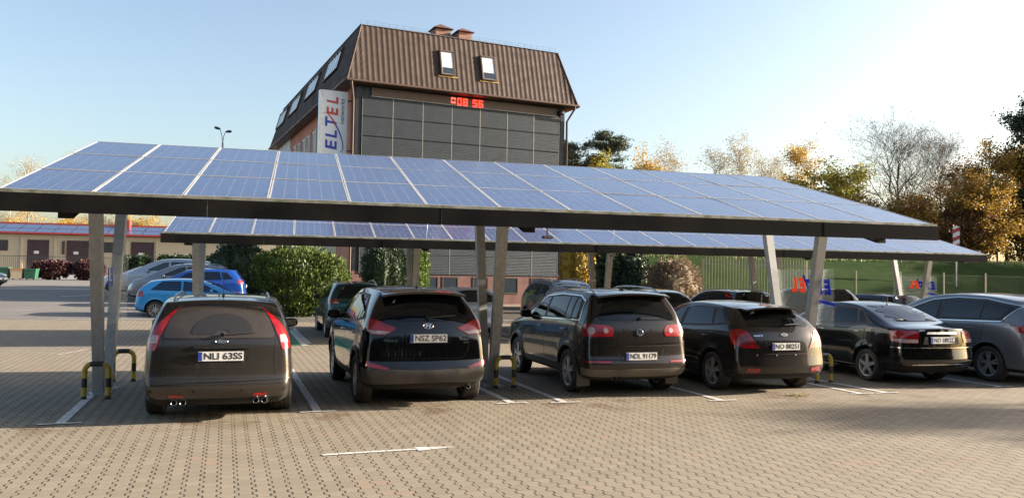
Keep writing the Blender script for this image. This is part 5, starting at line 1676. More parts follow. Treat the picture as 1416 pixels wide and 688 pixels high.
# LED digits
SEG = {'0': 'abcdef', '8': 'abcdefg', '5': 'afgcd', '6': 'afgedc'}
def digit(ch, a, z, w=.22, h=.34, mat='led_red', th=.055):
    mb = MB(); y = -.112
    def S(x0, x1, z0, z1): mb.box(a+x0, a+x1, y-.012, y, z+z0, z+z1, mat)
    D = {'a': (0, w, h-th, h), 'g': (0, w, h/2-th/2, h/2+th/2), 'd': (0, w, 0, th), 'f': (0, th, h/2+th/2+.002, h-th-.002), 'b': (w-th, w, h/2+th/2+.002, h-th-.002), 'e': (0, th, th+.002, h/2-th/2-.002), 'c': (w-th, w, th+.002, h/2-th/2-.002)}
    for s_ in SEG[ch]: S(*D[s_])
    bput(mb, 'led_digit', bp).matrix_parent_inverse = Matrix.Identity(4)
digit('0', 4.60, 10.0, .22, .27, 'led_faint'); digit('0', 4.92, 9.94); digit('8', 5.22, 9.94); digit('5', 5.72, 9.94); digit('6', 6.02, 9.94)
# basement windows in the plinth
for a in (3.35, 4.35, 5.9, 7.5, 9.0):
    mb = MB(); w = .80
    for x0, x1, z0, z1 in ((a, a+w, .95, 1.0), (a, a+w, 1.70, 1.75), (a, a+.05, 1.0, 1.70), (a+w-.05, a+w, 1.0, 1.70)): mb.box(x0, x1, -.075, -.046, z0, z1, 'brown_frame')
    f = bput(mb, 'basement_window'); mb = MB(); mb.box(a+.051, a+w-.051, -.058, -.048, 1.0, 1.70, 'building_glass'); bput(mb, 'pane', f).matrix_parent_inverse = Matrix.Identity(4)
# side wall: cream pilasters, windows in three storeys
for st, (z0, z1) in enumerate(((7.75, 9.65), (4.8, 6.5), (1.9, 3.4))):
    mb = MB(); 
    mb.box(-.03, -.002, 6.2 if st == 0 else 3.0, SLN-.3, z0-.45, z0-.02, 'cream_wall')
    if st == 2: mb.box(-.03, -.002, 3.0, SLN-.3, z0, 3.45, 'cream_wall')
    bput(mb, 'wall_band')
    s = 2.6 if st < 2 else 99; i = 0
    while s < SLN-1.2:
        mb = MB(); w = .95
        mb.box(-.05, -.004, s, s+.07, z0, z1, 'white_paint'); mb.box(-.05, -.004, s+w-.07, s+w, z0, z1, 'white_paint'); mb.box(-.05, -.004, s+.07, s+w-.07, z1-.07, z1, 'white_paint'); mb.box(-.05, -.004, s+.07, s+w-.07, z0, z0+.07, 'white_paint'); mb.box(-.05, -.004, s+.44, s+.50, z0+.07, z1-.07, 'white_paint')
        f = bput(mb, 'window'); mb = MB(); mb.box(-.030, -.006, s+.071, s+w-.071, z0+.071, z1-.071, 'building_glass'); bput(mb, 'pane', f).matrix_parent_inverse = Matrix.Identity(4)
        mb = MB(); mb.box(-.09, -.003, s+w+.08, s+w+.48, z0-.02, z1+.05, 'cream_wall' if i % 2 else 'terracotta'); bput(mb, 'pilaster')
        s += 1.52; i += 1
mb = MB(); mb.box(-.05, -.003, SLN-5.2, SLN, 6.9, 10.38, 'white_wall'); bput(mb, 'wall_band')
# eaves soffit, gutter, downpipes
ZE_, ZT = 10.45, 13.25; EO, IN = .5, .3
mb = MB(); mb.box(-EO, FW+EO, -EO, SLN+EO, ZE_-.05, ZE_-.01, 'brown_frame'); bput(mb, 'soffit')
mb = MB(); mb.tube([(-EO-.02, -EO-.06, ZE_), (FW+EO+.02, -EO-.06, ZE_)], .065, 'brown_frame', 10); mb.tube([(-EO-.06, -EO-.02, ZE_), (-EO-.06, SLN+EO, ZE_)], .065, 'brown_frame', 10); mb.tube([(FW+EO+.06, -EO-.02, ZE_), (FW+EO+.06, SLN+EO, ZE_)], .065, 'brown_frame', 10); bput(mb, 'gutter', None, smooth=True)
for a, y in ((-.09, -.10), (FW+.09, -.10)):
    sx = -1 if a < 0 else 1
    mb = MB(); mb.tube([(a+sx*.2, -EO-.05, ZE_-.02), (a+sx*.2, -EO-.05, ZE_-.16), (a, y, ZE_-.75), (a, y, .4)], .055, 'brown_frame', 10); bput(mb, 'downpipe', None, smooth=True)
# mansard: ribbed tile sheets clipped to the hips
def mansard(p0, du, length, dn, mat, nm, pitch=.2555):
    """p0 start corner at the eave, du unit along, dn unit inward"""
    mb = MB(); ins = .8; steps = 9; per = 6
    n = int(length/pitch)*per; cols = []
    for i in range(n+1):
        a = length*i/n; vm = min(1., a/ins, (length-a)/ins); ph = (a/pitch) % 1.
        rib = .017*max(0, math.cos(2*PI*ph))**1.2 - .006*max(0, -math.cos(2*PI*ph))
        col = []
        for k in range(steps+1):
            v = vm*k/steps
            for e in (0, 1):
                st = .014*(1-e)
                vv = v + (0.0005 if e else 0)
                off = rib+st if vm > .02 else 0
                q = Vector(p0)+Vector(du)*a+Vector(dn)*(ins*vv-off)+Vector((0, 0, (ZT-ZE_)*vv+off*.25))
                col.append(q)
        cols.append(col)
    m_ = len(cols[0]); V = [q for c_ in cols for q in c_]; F = []
    for i in range(n):
        for k in range(m_-1):
            a = i*m_+k; F.append((a, a+m_, a+m_+1, a+1))
    mb.add(V, F, mat); return bput(mb, nm, None, smooth=True, angle=35)
mansard((-EO, -EO, ZE_), (1, 0, 0), FW+2*EO, (0, 1, 0), 'roof_brown', 'mansard_slope')
def flip(o): o.data.flip_normals()
o = mansard((-EO, SLN+EO, ZE_), (0, -1, 0), SLN+2*EO, (1, 0, 0), 'roof_brown', 'mansard_slope')
o = mansard((FW+EO, -EO, ZE_), (0, 1, 0), SLN+2*EO, (-1, 0, 0), 'roof_brown', 'mansard_slope')
mansard((FW+EO, SLN+EO, ZE_), (-1, 0, 0), FW+2*EO, (0, -1, 0), 'roof_brown', 'mansard_slope')
# hip caps
x0, x1, y0, y1 = -EO+.8, FW+EO-.8, -EO+.8, SLN+EO-.8
for a, b_ in (((-EO, -EO), (x0, y0)), ((FW+EO, -EO), (x1, y0)), ((-EO, SLN+EO), (x0, y1)), ((FW+EO, SLN+EO), (x1, y1))):
    mb = MB(); mb.tube([(a[0], a[1], ZE_), (b_[0], b_[1], ZT)], .05, 'roof_brown', 8); bput(mb, 'hip_ridge', None, smooth=True)
# shallow top
mb = MB(); xm = (x0+x1)/2; zr = ZT+1.7; hy = 5.2
mb.add([(x0-.06, y0-.06, ZT), (x1+.06, y0-.06, ZT), (x1+.06, y1+.06, ZT), (x0-.06, y1+.06, ZT), (xm, y0+hy, zr), (xm, y1-hy, zr)], [(0, 1, 4), (1, 2, 5, 4), (2, 3, 5), (3, 0, 4, 5), (0, 3, 2, 1)], 'roof_flat')
tp = bput(mb, 'roof_top')
mb = MB()
for i in range(30):
    a = i/29; p = (x0+(x1-x0)*a, y0+.25, ZT+.05); mb.tube([p, (p[0], p[1], p[2]+.26)], .005, 'steel_dark', 4)
for zz in (.12, .24): mb.tube([(x0, y0+.25, ZT+.05+zz), (x1, y0+.25, ZT+.05+zz)], .004, 'steel_dark', 4)
bput(mb, 'snow_guard')
# front roof windows
def roofwin(s0, s1, z0, z1, side, panes=1, pane='pale_glass'):
    """a box standing 0.1 m out of the slope; side 'front' or 'left'"""
    k = .8/(ZT-ZE_)
    def P(s, z, out):
        ins_ = (z-ZE_)*k-EO
        return (s, ins_-out, z) if side == 'front' else (ins_-out, s, z)
    fr = .06
    def slab(mb, a, b_, c_, d_, o0, o1, m_):
        p = [P(a, c_, o0), P(b_, c_, o0), P(b_, c_, o1), P(a, c_, o1), P(a, d_, o0), P(b_, d_, o0), P(b_, d_, o1), P(a, d_, o1)]
        mb.hexa(p if side != 'front' else [p[i] for i in (3, 2, 1, 0, 7, 6, 5, 4)], m_)
    mb = MB()
    slab(mb, s0, s1, z0, z0+fr, -.02, .13, 'brown_frame'); slab(mb, s0, s1, z1-fr, z1, -.02, .15, 'brown_frame')
    slab(mb, s0, s0+fr, z0+fr, z1-fr, -.02, .13, 'brown_frame'); slab(mb, s1-fr, s1, z0+fr, z1-fr, -.02, .13, 'brown_frame')
    w = (s1-s0-fr)/panes
    for i in range(1, panes): slab(mb, s0+fr/2+w*i-.03, s0+fr/2+w*i+.03, z0+fr, z1-fr, -.02, .12, 'white_paint')
    f = bput(mb, 'roof_window'); mb = MB()
    for i in range(panes):
        a = s0+fr/2+w*i+.035; b_ = s0+fr/2+w*(i+1)-.035
        slab(mb, a, b_, z0+fr+.003, z1-fr-.003, .02, .10, pane)
    if side == 'front': slab(mb, s0+.10, s1-.10, z0+.08, z0+.38 , .101, .107, 'building_glass')
    bput(mb, 'pane', f).matrix_parent_inverse = Matrix.Identity(4)
    if side == 'front':
        mb = MB(); slab(mb, s0-.12, s1+.12, z0-.10, z0-.03, .0, .045, 'yellow_foam'); bput(mb, 'flashing', f).matrix_parent_inverse = Matrix.Identity(4)
roofwin(4.0, 4.72, 11.25, 12.50, 'front'); roofwin(6.10, 6.86, 11.25, 12.50, 'front')
for s in (2.9, 8.3, 13.7, 18.7): roofwin(s, s+3.3, 11.75, 12.85, 'left', 5, 'sky_glass')
# chimney
for (cx0, cx1, cy0, cy1, ct, capd) in ((5.55, 6.40, 5.0, 5.9, 15.15, .30), (6.62, 7.35, 4.3, 5.4, 14.92, .26)):
    ch = MB(); ch.box(cx0, cx1, cy0, cy1, 13.3, ct, 'chimney_brick'); cc = bput(ch, 'chimney', tp)
    mb = MB(); e_ = .14
    mb.add([(cx0-e_, cy0-e_, ct+.02), (cx1+e_, cy0-e_, ct+.02), (cx1+e_, cy1+e_, ct+.02), (cx0-e_, cy1+e_, ct+.02), ((cx0+cx1)/2-.1, cy0+.2, ct+capd), ((cx0+cx1)/2+.1, cy1-.2, ct+capd)], [(0, 1, 4), (1, 2, 5, 4), (2, 3, 5), (3, 0, 4, 5), (0, 3, 2, 1)], 'chimney_cap')
    bput(mb, 'chimney_cap', tp)
# small round lamp at the right end of the band
mb = MB(); mb.lathe([(-.02, .13), (-.16, .13), (-.22, .09), (-.23, 0)], 'steel_dark', 'Y', (10.55, -.08, 10.12), 16); bput(mb, 'alarm_siren', None, smooth=True)

# company sign standing out from the side wall
sg = empty('company_sign', (B0.x, B0.y, 7.0), BT, 'tall white sign board with blue and red vertical lettering on the office block', 'sign')
SY = .45; X0s, X1s, Z0s, Z1s = -1.47, -.22, -.05, 3.10
mb = MB(); mb.box(X0s, X1s, SY, SY+.35, Z0s, Z1s, 'sign_face'); mb.box(X0s, X0s+.17, SY-.004, SY-.001, Z0s, Z1s, 'sign_edge'); board = mb.build('board', sg)
mb = MB()
for z in (.4, 2.7): mb.box(X1s, -.002, SY+.13, SY+.19, z, z+.06, 'steel_dark')
mb.build('bracket', sg)
U = .00568
def sgn(u, v): return (X0s+(u-132)*U, Z1s-(v-122)*U)
def vlet(ch, u, v, hgt, wid, mat, off=.02, shear=0.12):
    me = text_mesh(ch, 1., mat, off=0) if False else text_mesh(ch, .7, mat, .004, off, shear)
    o = bpy.data.objects.new('lettering', me); COL.objects.link(o); o.parent = board
    xs = [q.co.x for q in me.vertices]; ys = [q.co.y for q in me.vertices]
    cx, cy = (max(xs)+min(xs))/2, (max(ys)+min(ys))/2
    sx, sy = wid/(max(xs)-min(xs)), hgt/(max(ys)-min(ys))
    px, pz = sgn(u, v)
    # text x runs up (+Z), text y runs left (-X)
    m_ = basis((0, 0, sx), (-sy, 0, 0), (0, -1, 0), (px, SY-.007, pz))
    o.matrix_basis = m_ @ Matrix.Translation((-cx, -cy, 0))
for chh, u, v, w, mt in (('E', 226, 556, 78, 'logo_blue'), ('L', 226, 470, 62, 'logo_blue'), ('T', 222, 372, 78, 'logo_blue'), ('E', 232, 287, 66, 'logo_red'), ('L', 232, 200, 54, 'logo_red')):
    vlet(chh, u, v, 92*U, w*U, mt)
vlet('networks', 310, 283, 34*U, 205*U, 'logo_grey', .004, .1)
mb = MB()
def swoosh(pts, mat):
    q = [sgn(a, b_)+(w*U,) for a, b_, w in pts]; fine = []
    for i in range(len(q)-1):
        p0 = q[max(0, i-1)]; p1 = q[i]; p2 = q[i+1]; p3 = q[min(len(q)-1, i+2)]
        for k in range(8):
            t = k/8
            fine.append(tuple(.5*((2*p1[j])+(-p0[j]+p2[j])*t+(2*p0[j]-5*p1[j]+4*p2[j]-p3[j])*t*t+(-p0[j]+3*p1[j]-3*p2[j]+p3[j])*t**3) for j in range(3)))
    fine.append(q[-1]); V = []; F = []
    for i, p in enumerate(fine):
        a = fine[max(0, i-1)]; b_ = fine[min(len(fine)-1, i+1)]; t = Vector((b_[0]-a[0], b_[1]-a[1])).normalized(); n = Vector((-t.y, t.x))*p[2]/2
        V += [(p[0]+n.x, SY-.013, p[1]+n.y), (p[0]-n.x, SY-.013, p[1]-n.y)]
    for i in range(len(fine)-1): F.append((2*i, 2*i+1, 2*i+3, 2*i+2))
    mb.add(V, F, mat)
swoosh([(157, 312, 2), (178, 303, 5), (205, 320, 8), (238, 360, 12), (262, 400, 12)], 'logo_red')
swoosh([(262, 400, 12), (290, 450, 11), (312, 510, 9), (322, 565, 7), (314, 600, 5), (292, 612, 2)], 'logo_blue')
mb.build('lettering', board)

# ------------------------------------------------------------------ low garage building at the left
gb = empty('garage_building', (-18, 113, .7), R(-1.2), 'long low cream garage with purple doors and a red-edged solar roof at the far left', 'building')
def gp(mb, nm, parent=None): return mb.build(nm, parent or gb)
GX0, GX1 = -34, 16; HE = 5.25
mb = MB(); mb.box(GX0, GX1, -3, 5, 0, HE, 'garage_wall'); gp(mb, 'wall')
mb = MB(); mb.box(GX0-.5, GX1+.5, -3.7, -3.5, HE+.05, HE+.26, 'red_paint'); mb.box(GX0-.5, GX1+.5, .9, 1.1, HE+1.42, HE+1.62, 'red_paint'); gp(mb, 'red_edge')
mb = MB(); mb.add([(GX0-.5, -3.49, HE+.1), (GX1+.5, -3.49, HE+.1), (GX1+.5, .9, HE+1.45), (GX0-.5, .9, HE+1.45), (GX0-.5, 5.4, HE+.1), (GX1+.5, 5.4, HE+.1)], [(0, 1, 2, 3), (3, 2, 5, 4), (0, 4, 5, 1), (0, 3, 4), (1, 5, 2)], 'roof_flat'); gr = gp(mb, 'roof')
import itertools
for i, j in itertools.product(range(24), range(2)):
    x = GX0+.6+i*2.03; o = MB()
    def q(x_, t): return (x_, -3.3+4.0*t, HE+.19+1.23*t)
    t0, t1 = .02+.5*j, .48+.5*j
    o.add([q(x, t0), q(x+1.96, t0), q(x+1.96, t1), q(x, t1)], [(0, 1, 2, 3)], 'solar_cells')
    if i > 7 or (i % 3): o.build('solar_panel', gr)
# px positions of the doors converted to metres along the wall
for x, w in ((-12.6, 2.4), (-8.2, 2.5), (-.8, 2.7)):
    mb = MB(); mb.box(x-w/2, x+w/2, -3.06, -3.002, 0, 4.6, 'door_purple'); d_ = gp(mb, 'garage_door')
    mb = MB(); mb.box(x-.45, x+.1, -3.08, -3.062, 2.9, 3.25, 'white_paint'); gp(mb, 'door_number', d_)
mb = MB(); mb.box(1.5, 2.3, -3.05, -3.002, 0, 2.8, 'door_purple'); d_ = gp(mb, 'door'); mb = MB(); mb.box(1.7, 2.1, -3.07, -3.052, 2.2, 2.5, 'white_paint'); gp(mb, 'door_sign', d_)
for x, w in ((-16.6, 1.4), (-4.4, 1.9), (9.7, 2.2)):
    mb = MB(); mb.box(x-w/2, x+w/2, -3.05, -3.002, 3.2, 4.5, 'brown_frame'); f = gp(mb, 'window')
    mb = MB(); mb.box(x-w/2+.1, x-.05, -3.07, -3.052, 3.3, 4.4, 'building_glass'); mb.box(x+.05, x+w/2-.1, -3.07, -3.052, 3.3, 4.4, 'building_glass'); gp(mb, 'pane', f)
for x in (-14.4, -10.7, -6.3, -2.6, .9, 6.2): 
    mb = MB(); mb.box(x-.12, x+.12, -3.12, -3.004, 0, HE-.02, 'garage_wall'); gp(mb, 'pilaster')
mb = MB()
mb.box(-9.95, -9.65, -3.14, -3.003, 2.9, 4.5, 'brown_frame'); gp(mb, 'wall_cabinet')
mb = MB(); mb.box(-3.9, -2.9, -.5, .5, HE+.9, HE+2.2, 'red_paint'); gp(mb, 'chimney', gr)
# railing in front of it
fr = empty('railing', (-20, 98, .7), 0, 'thin dark railing on a low white kerb in front of the garage', 'fence')
mb = MB(); mb.box(-22, 8, -.1, .1, 0, .45, 'white_wall'); mb.build('kerb', fr)
mb = MB()
for i in range(150): mb.box(-22+i*.2, -22+i*.2+.03, -.015, .015, .451, 2.4, 'steel_dark')
mb.box(-22, 8, -.02, .02, 2.401, 2.46, 'steel_dark'); mb.box(-22, 8, -.025, -.016, .6, .65, 'steel_dark'); mb.build('bars', fr)
for i, (x, w, mt, h_, nm, lb) in enumerate(((-28.2, 1.2, 'crate_green', 1.1, 'waste_container', 'green waste container at the far left, left of the cream bin'), (-26.9, 1.1, 'cream_wall', 1.0, 'waste_container', 'cream and orange bin between the two green containers'), (-25.7, 1.1, 'crate_green', 1.0, 'waste_container', 'green waste container right of the cream bin, beside the dark red shrubs'))):
    e = empty(nm, (x, 90.5, .65), 0, lb, 'waste container', 'containers by the far railing')
    mb = MB(); mb.hexa([(-w/2+.12, -.5, .12), (w/2-.12, -.5, .12), (w/2-.12, .5, .12), (-w/2+.12, .5, .12), (-w/2, -.6, h_), (w/2, -.6, h_), (w/2, .6, h_), (-w/2, .6, h_)], mt); mb.build('bin_body', e)
    mb = MB(); mb.box(-w/2-.03, w/2+.03, -.63, .63, h_+.002, h_+.14, mt if i != 1 else 'crate_orange'); mb.build('lid', e)
    for sx in (-1, 1):
        mb = MB(); mb.lathe([(-.04, .1), (.04, .1)], 'rubber', 'X', (sx*(w/2-.25), -.35, .1), 12); mb.build('castor', e)

# kerb in front of the hedge beside the green bay
mb = MB(); mb.box(-2.4, 2.0, 28.9, 29.05, gz(29), gz(29)+.14, 'kerb_stone'); mb.box(2.001, 26.0, 28.3, 28.45, gz(28.3)-.02, gz(28.3)+.13, 'kerb_stone'); tag(mb.build('kerb'), kind='structure')
sheet('planting_bed', -2.3, 30, [29.06, 30, 31, 32, 33, 34, 35, 36.6], 'soil', .012)

# ------------------------------------------------------------------ embankment, fences, markers
V = []; F = []; rng = random.Random(4)
prof_ = [(35.0, -.25), (36.2, .62), (38.2, 1.7), (40.2, 2.75), (41.6, 3.10), (43.5, 3.22), (60, 3.3), (120, 3.6), (240, 4.)]
nxx = 90
for j, (y, z) in enumerate(prof_):
    for i in range(nxx+1):
        x = 13.2+i*2.2
        V.append((x+(0 if j else 0), y+rng.uniform(-.12, .12)*(j > 0 and j < 6), (z if i else -.2)+(rng.uniform(-.10, .10) if 0 < j < 6 else 0)+.25*min(1, j)*math.sin(i*.21)*.3))
for j in range(len(prof_)-1):
    for i in range(nxx): a = j*(nxx+1)+i; F.append((a, a+1, a+nxx+2, a+nxx+1))
mb = MB(); mb.add(V, F, 'grass_bank'); tag(mb.build('grassy_embankment', None, True, 60), kind='structure')
mb = MB(); rng = random.Random(9)
for k in range(9000):
    x = rng.uniform(13.6, 78); y = rng.choice([rng.uniform(40.9, 43.2), rng.uniform(41, 42)]); 
    z = 0
    for (ya, za), (yb, zb) in zip(prof_, prof_[1:]):
        if ya <= y <= yb: z = za+(zb-za)*(y-ya)/(yb-ya)
    h_ = rng.uniform(.10, .28); a = rng.uniform(0, PI); c_, s_ = math.cos(a)*.03, math.sin(a)*.03; lx, ly = rng.uniform(-.08, .08), rng.uniform(-.08, .08)
    mb.add([(x-c_, y-s_, z-.04), (x+c_, y+s_, z-.04), (x+lx, y+ly, z+h_)], [(0, 1, 2)], 'leaf_grass')
mat_leaf('leaf_grass', [(.05, .10, .02), (.09, .14, .03), (.15, .17, .05), (.07, .09, .03)], .3)
tag(mb.build('grass'), 'short green grass along the crest of the embankment', 'grass', kind='stuff')

fe = empty('palisade_fence', (22.0, 33.4, .35), 0, 'beige steel palisade fence between the dry brown hedge and the first green mesh panel', 'fence')
mb = MB(); mb.box(-4.2, 1.4, -.12, .12, -.3, .32, 'kerb_stone'); mb.build('kerb', fe)
for i, x in enumerate((-4.1, -1.4, 1.3)):
    mb = MB(); mb.box(x-.05, x+.05, -.05, .05, .3, 2.42, 'fence_steel'); mb.build('post', fe)
for k in range(2):
    mb = MB(); x0 = -4.1+2.7*k
    for i in range(17): x = x0+.13+i*.152; mb.box(x-.012, x+.012, -.075, -.055, .36, 2.50, 'fence_steel')
    mb.box(x0+.055, x0+2.65, -.052, -.03, .55, .60, 'fence_steel'); mb.box(x0+.055, x0+2.65, -.052, -.03, 2.15, 2.20, 'fence_steel'); mb.build('picket_panel', fe)
def mesh_panel():
    mb = MB()
    for i in range(34): x = i*.075; mb.box(x+.02-.0025, x+.02+.0025, -.0025, .0025, .05, 1.95, 'fence_green')
    for z in (.1, 1.0, 1.9): mb.box(.0, 2.46, .0045, .012, z-.006, z+.006, 'fence_green'); mb.box(.0, 2.46, -.012, -.0045, z-.006, z+.006, 'fence_green')
    return mb
mf = empty('mesh_fence', (46, 33.4, .30), 0, 'green wire mesh fence at the foot of the embankment', 'fence')
pm = None
for k in range(22):
    x = 23.5+k*2.55-46
    mb = MB(); mb.box(x-.03, x+.03, -.03, .03, -.1, 2.05, 'fence_steel'); mb.build('post', mf)
    if pm is None: o = mesh_panel().build('mesh_panel', mf); pm = o.data
    else: o = bpy.data.objects.new('mesh_panel', pm); COL.objects.link(o); o.parent = mf
    o.location = (x+.04, 0, 0)
# tall thin post beyond the cars
mk = empty('marker_post', (36.3, 38.0, 1.6), R(-35), 'red and white striped marker board on a post at the top of the bank', 'marker')
mb = MB(); mb.tube([(0, 0, 0), (0, 0, 3.5)], .04, 'galvanised', 8); mb.build('pole', mk)
mb = MB(); mb.box(-.17, .17, -.055, -.042, 2.05, 3.45, 'white_paint'); bd_ = mb.build('board', mk)
for k in range(3):
    z = 2.12+k*.46; mb = MB(); mb.add([(-.17, -.058, z), (.17, -.058, z+.16), (.17, -.058, z+.38), (-.17, -.058, z+.22)], [(0, 1, 2, 3)], 'red_paint'); mb.build('stripe', bd_)
mb = MB(); mb.lathe([(-.01, .0), (.0, .16), (.12, .18), (1.15, .18), (1.32, .12), (1.36, 0)], 'galvanised', 'Z', (46.4, 45.0, 4.15), 14)
e = empty('transformer_can', (46.4, 45.0, 3.2), 0, 'grey can on a pole among the golden trees near the right edge', 'equipment'); mb.v = [(v[0]-46.4, v[1]-45, v[2]-3.2) for v in mb.v]; mb.build('can', e, True, 40)
mb = MB(); mb.tube([(0, 0, -.1), (0, 0, .96)], .06, 'bark', 8); mb.build('pole', e)
# street lamps
def lamp(x, y, h, label, double):
    e = empty('street_lamp', (x, y, gz(y)), 0, label, 'street lamp', 'street lamps')
    mb = MB(); mb.tube([(0, 0, 0), (0, 0, 1.2), (0, 0, h-.6)], [.09, .07, .045], 'galvanised', 10); mb.build('pole', e, True, 40)
    for sg_ in ((-1, 1) if double else (1,)):
        mb = MB(); mb.tube([(0, 0, h-.62), (sg_*.05, 0, h-.25), (sg_*.14, 0, h-.02+(.12 if sg_ < 0 else 0))], .02, 'galvanised', 8); a = mb.build('arm', e, True, 40)
        mb = MB(); c0 = Vector((sg_*.13, 0, h-.02+(.12 if sg_ < 0 else 0))); t = Vector((sg_*.9, 0, .25 if sg_ < 0 else .10)).normalized()
        mb.tube([c0, c0+t*.06, c0+t*.18, c0+t*.28, c0+t*.32], [.03, .06, .08, .06, .02], 'steel_dark' if double else 'white_paint', 10); mb.build('lamp_head', a, True, 50)
lamp(-3.97, 45.0, 8.75, 'double-headed street lamp standing behind the left end of the near carport roof', True)
lamp(-20.0, 60.0, 9.7, 'street lamp whose pale head pokes in at the left edge of the picture', False)

# ------------------------------------------------------------------ trees and shrubs
def leaf_quad(V, F, p, size, rng, up=.3, droop=0, aspect=.6):
    a = Vector((rng.gauss(0, 1), rng.gauss(0, 1), rng.gauss(0, 1)+up)).normalized()
    b = a.orthogonal().normalized(); ang = rng.uniform(0, PI); b = (b*math.cos(ang)+a.cross(b)*math.sin(ang))
    c = a.cross(b); s = size*rng.uniform(.65, 1.3); o = len(V)
    b = b*s; c = c*s*aspect
    V += [p-b, p+c*.8-b*.1, p+b, p-c*.8-b*.1]; F.append((o, o+1, o+2, o+3))

class Tree:
    def __init__(s, seed): s.rng = random.Random(seed); s.w = MB(); s.V = []; s.F = []; s.anch = []
    def limb(s, p, d, length, r, depth, maxd, mat, wob=.18, up=.1, kids=(3, 5), spread=.8, droop=0., ang0=None):
        rng = s.rng; n = max(2, int(3+length)); n = min(n, 6); pts = [p.copy()]; rs = [r]; q = p.copy(); dd = d.normalized()
        for i in range(n):
            dd = (dd+Vector((rng.gauss(0, wob), rng.gauss(0, wob), rng.gauss(0, wob*.6)+up-droop*depth*(i/n)))).normalized()
            q = q+dd*length/n; pts.append(q.copy()); rs.append(max(.004, r*(1-.75*(i+1)/n)))
        s.w.tube(pts, rs, mat, 6 if depth < 1 else (4 if depth < 2 else 3), cap=False)
        if depth >= maxd-1:
            for i, t in enumerate(pts[1:]): s.anch.append((t, depth))
        if depth < maxd:
            k = rng.randint(*kids)
            for i in range(k):
                j = rng.randint(1, n) if depth else rng.randint(max(1, n//3), n)
                b = pts[j]; t = (pts[j]-pts[j-1]).normalized(); o = t.orthogonal().normalized(); a = rng.uniform(0, 2*PI)
                o = (o*math.cos(a)+t.cross(o)*math.sin(a)); nd = (t*math.cos(spread)+o*math.sin(spread)*rng.uniform(.7, 1.2)).normalized()
                s.limb(b, nd, length*rng.uniform(.45, .7), rs[j]*.62, depth+1, maxd, mat, wob, up, kids, spread, droop)

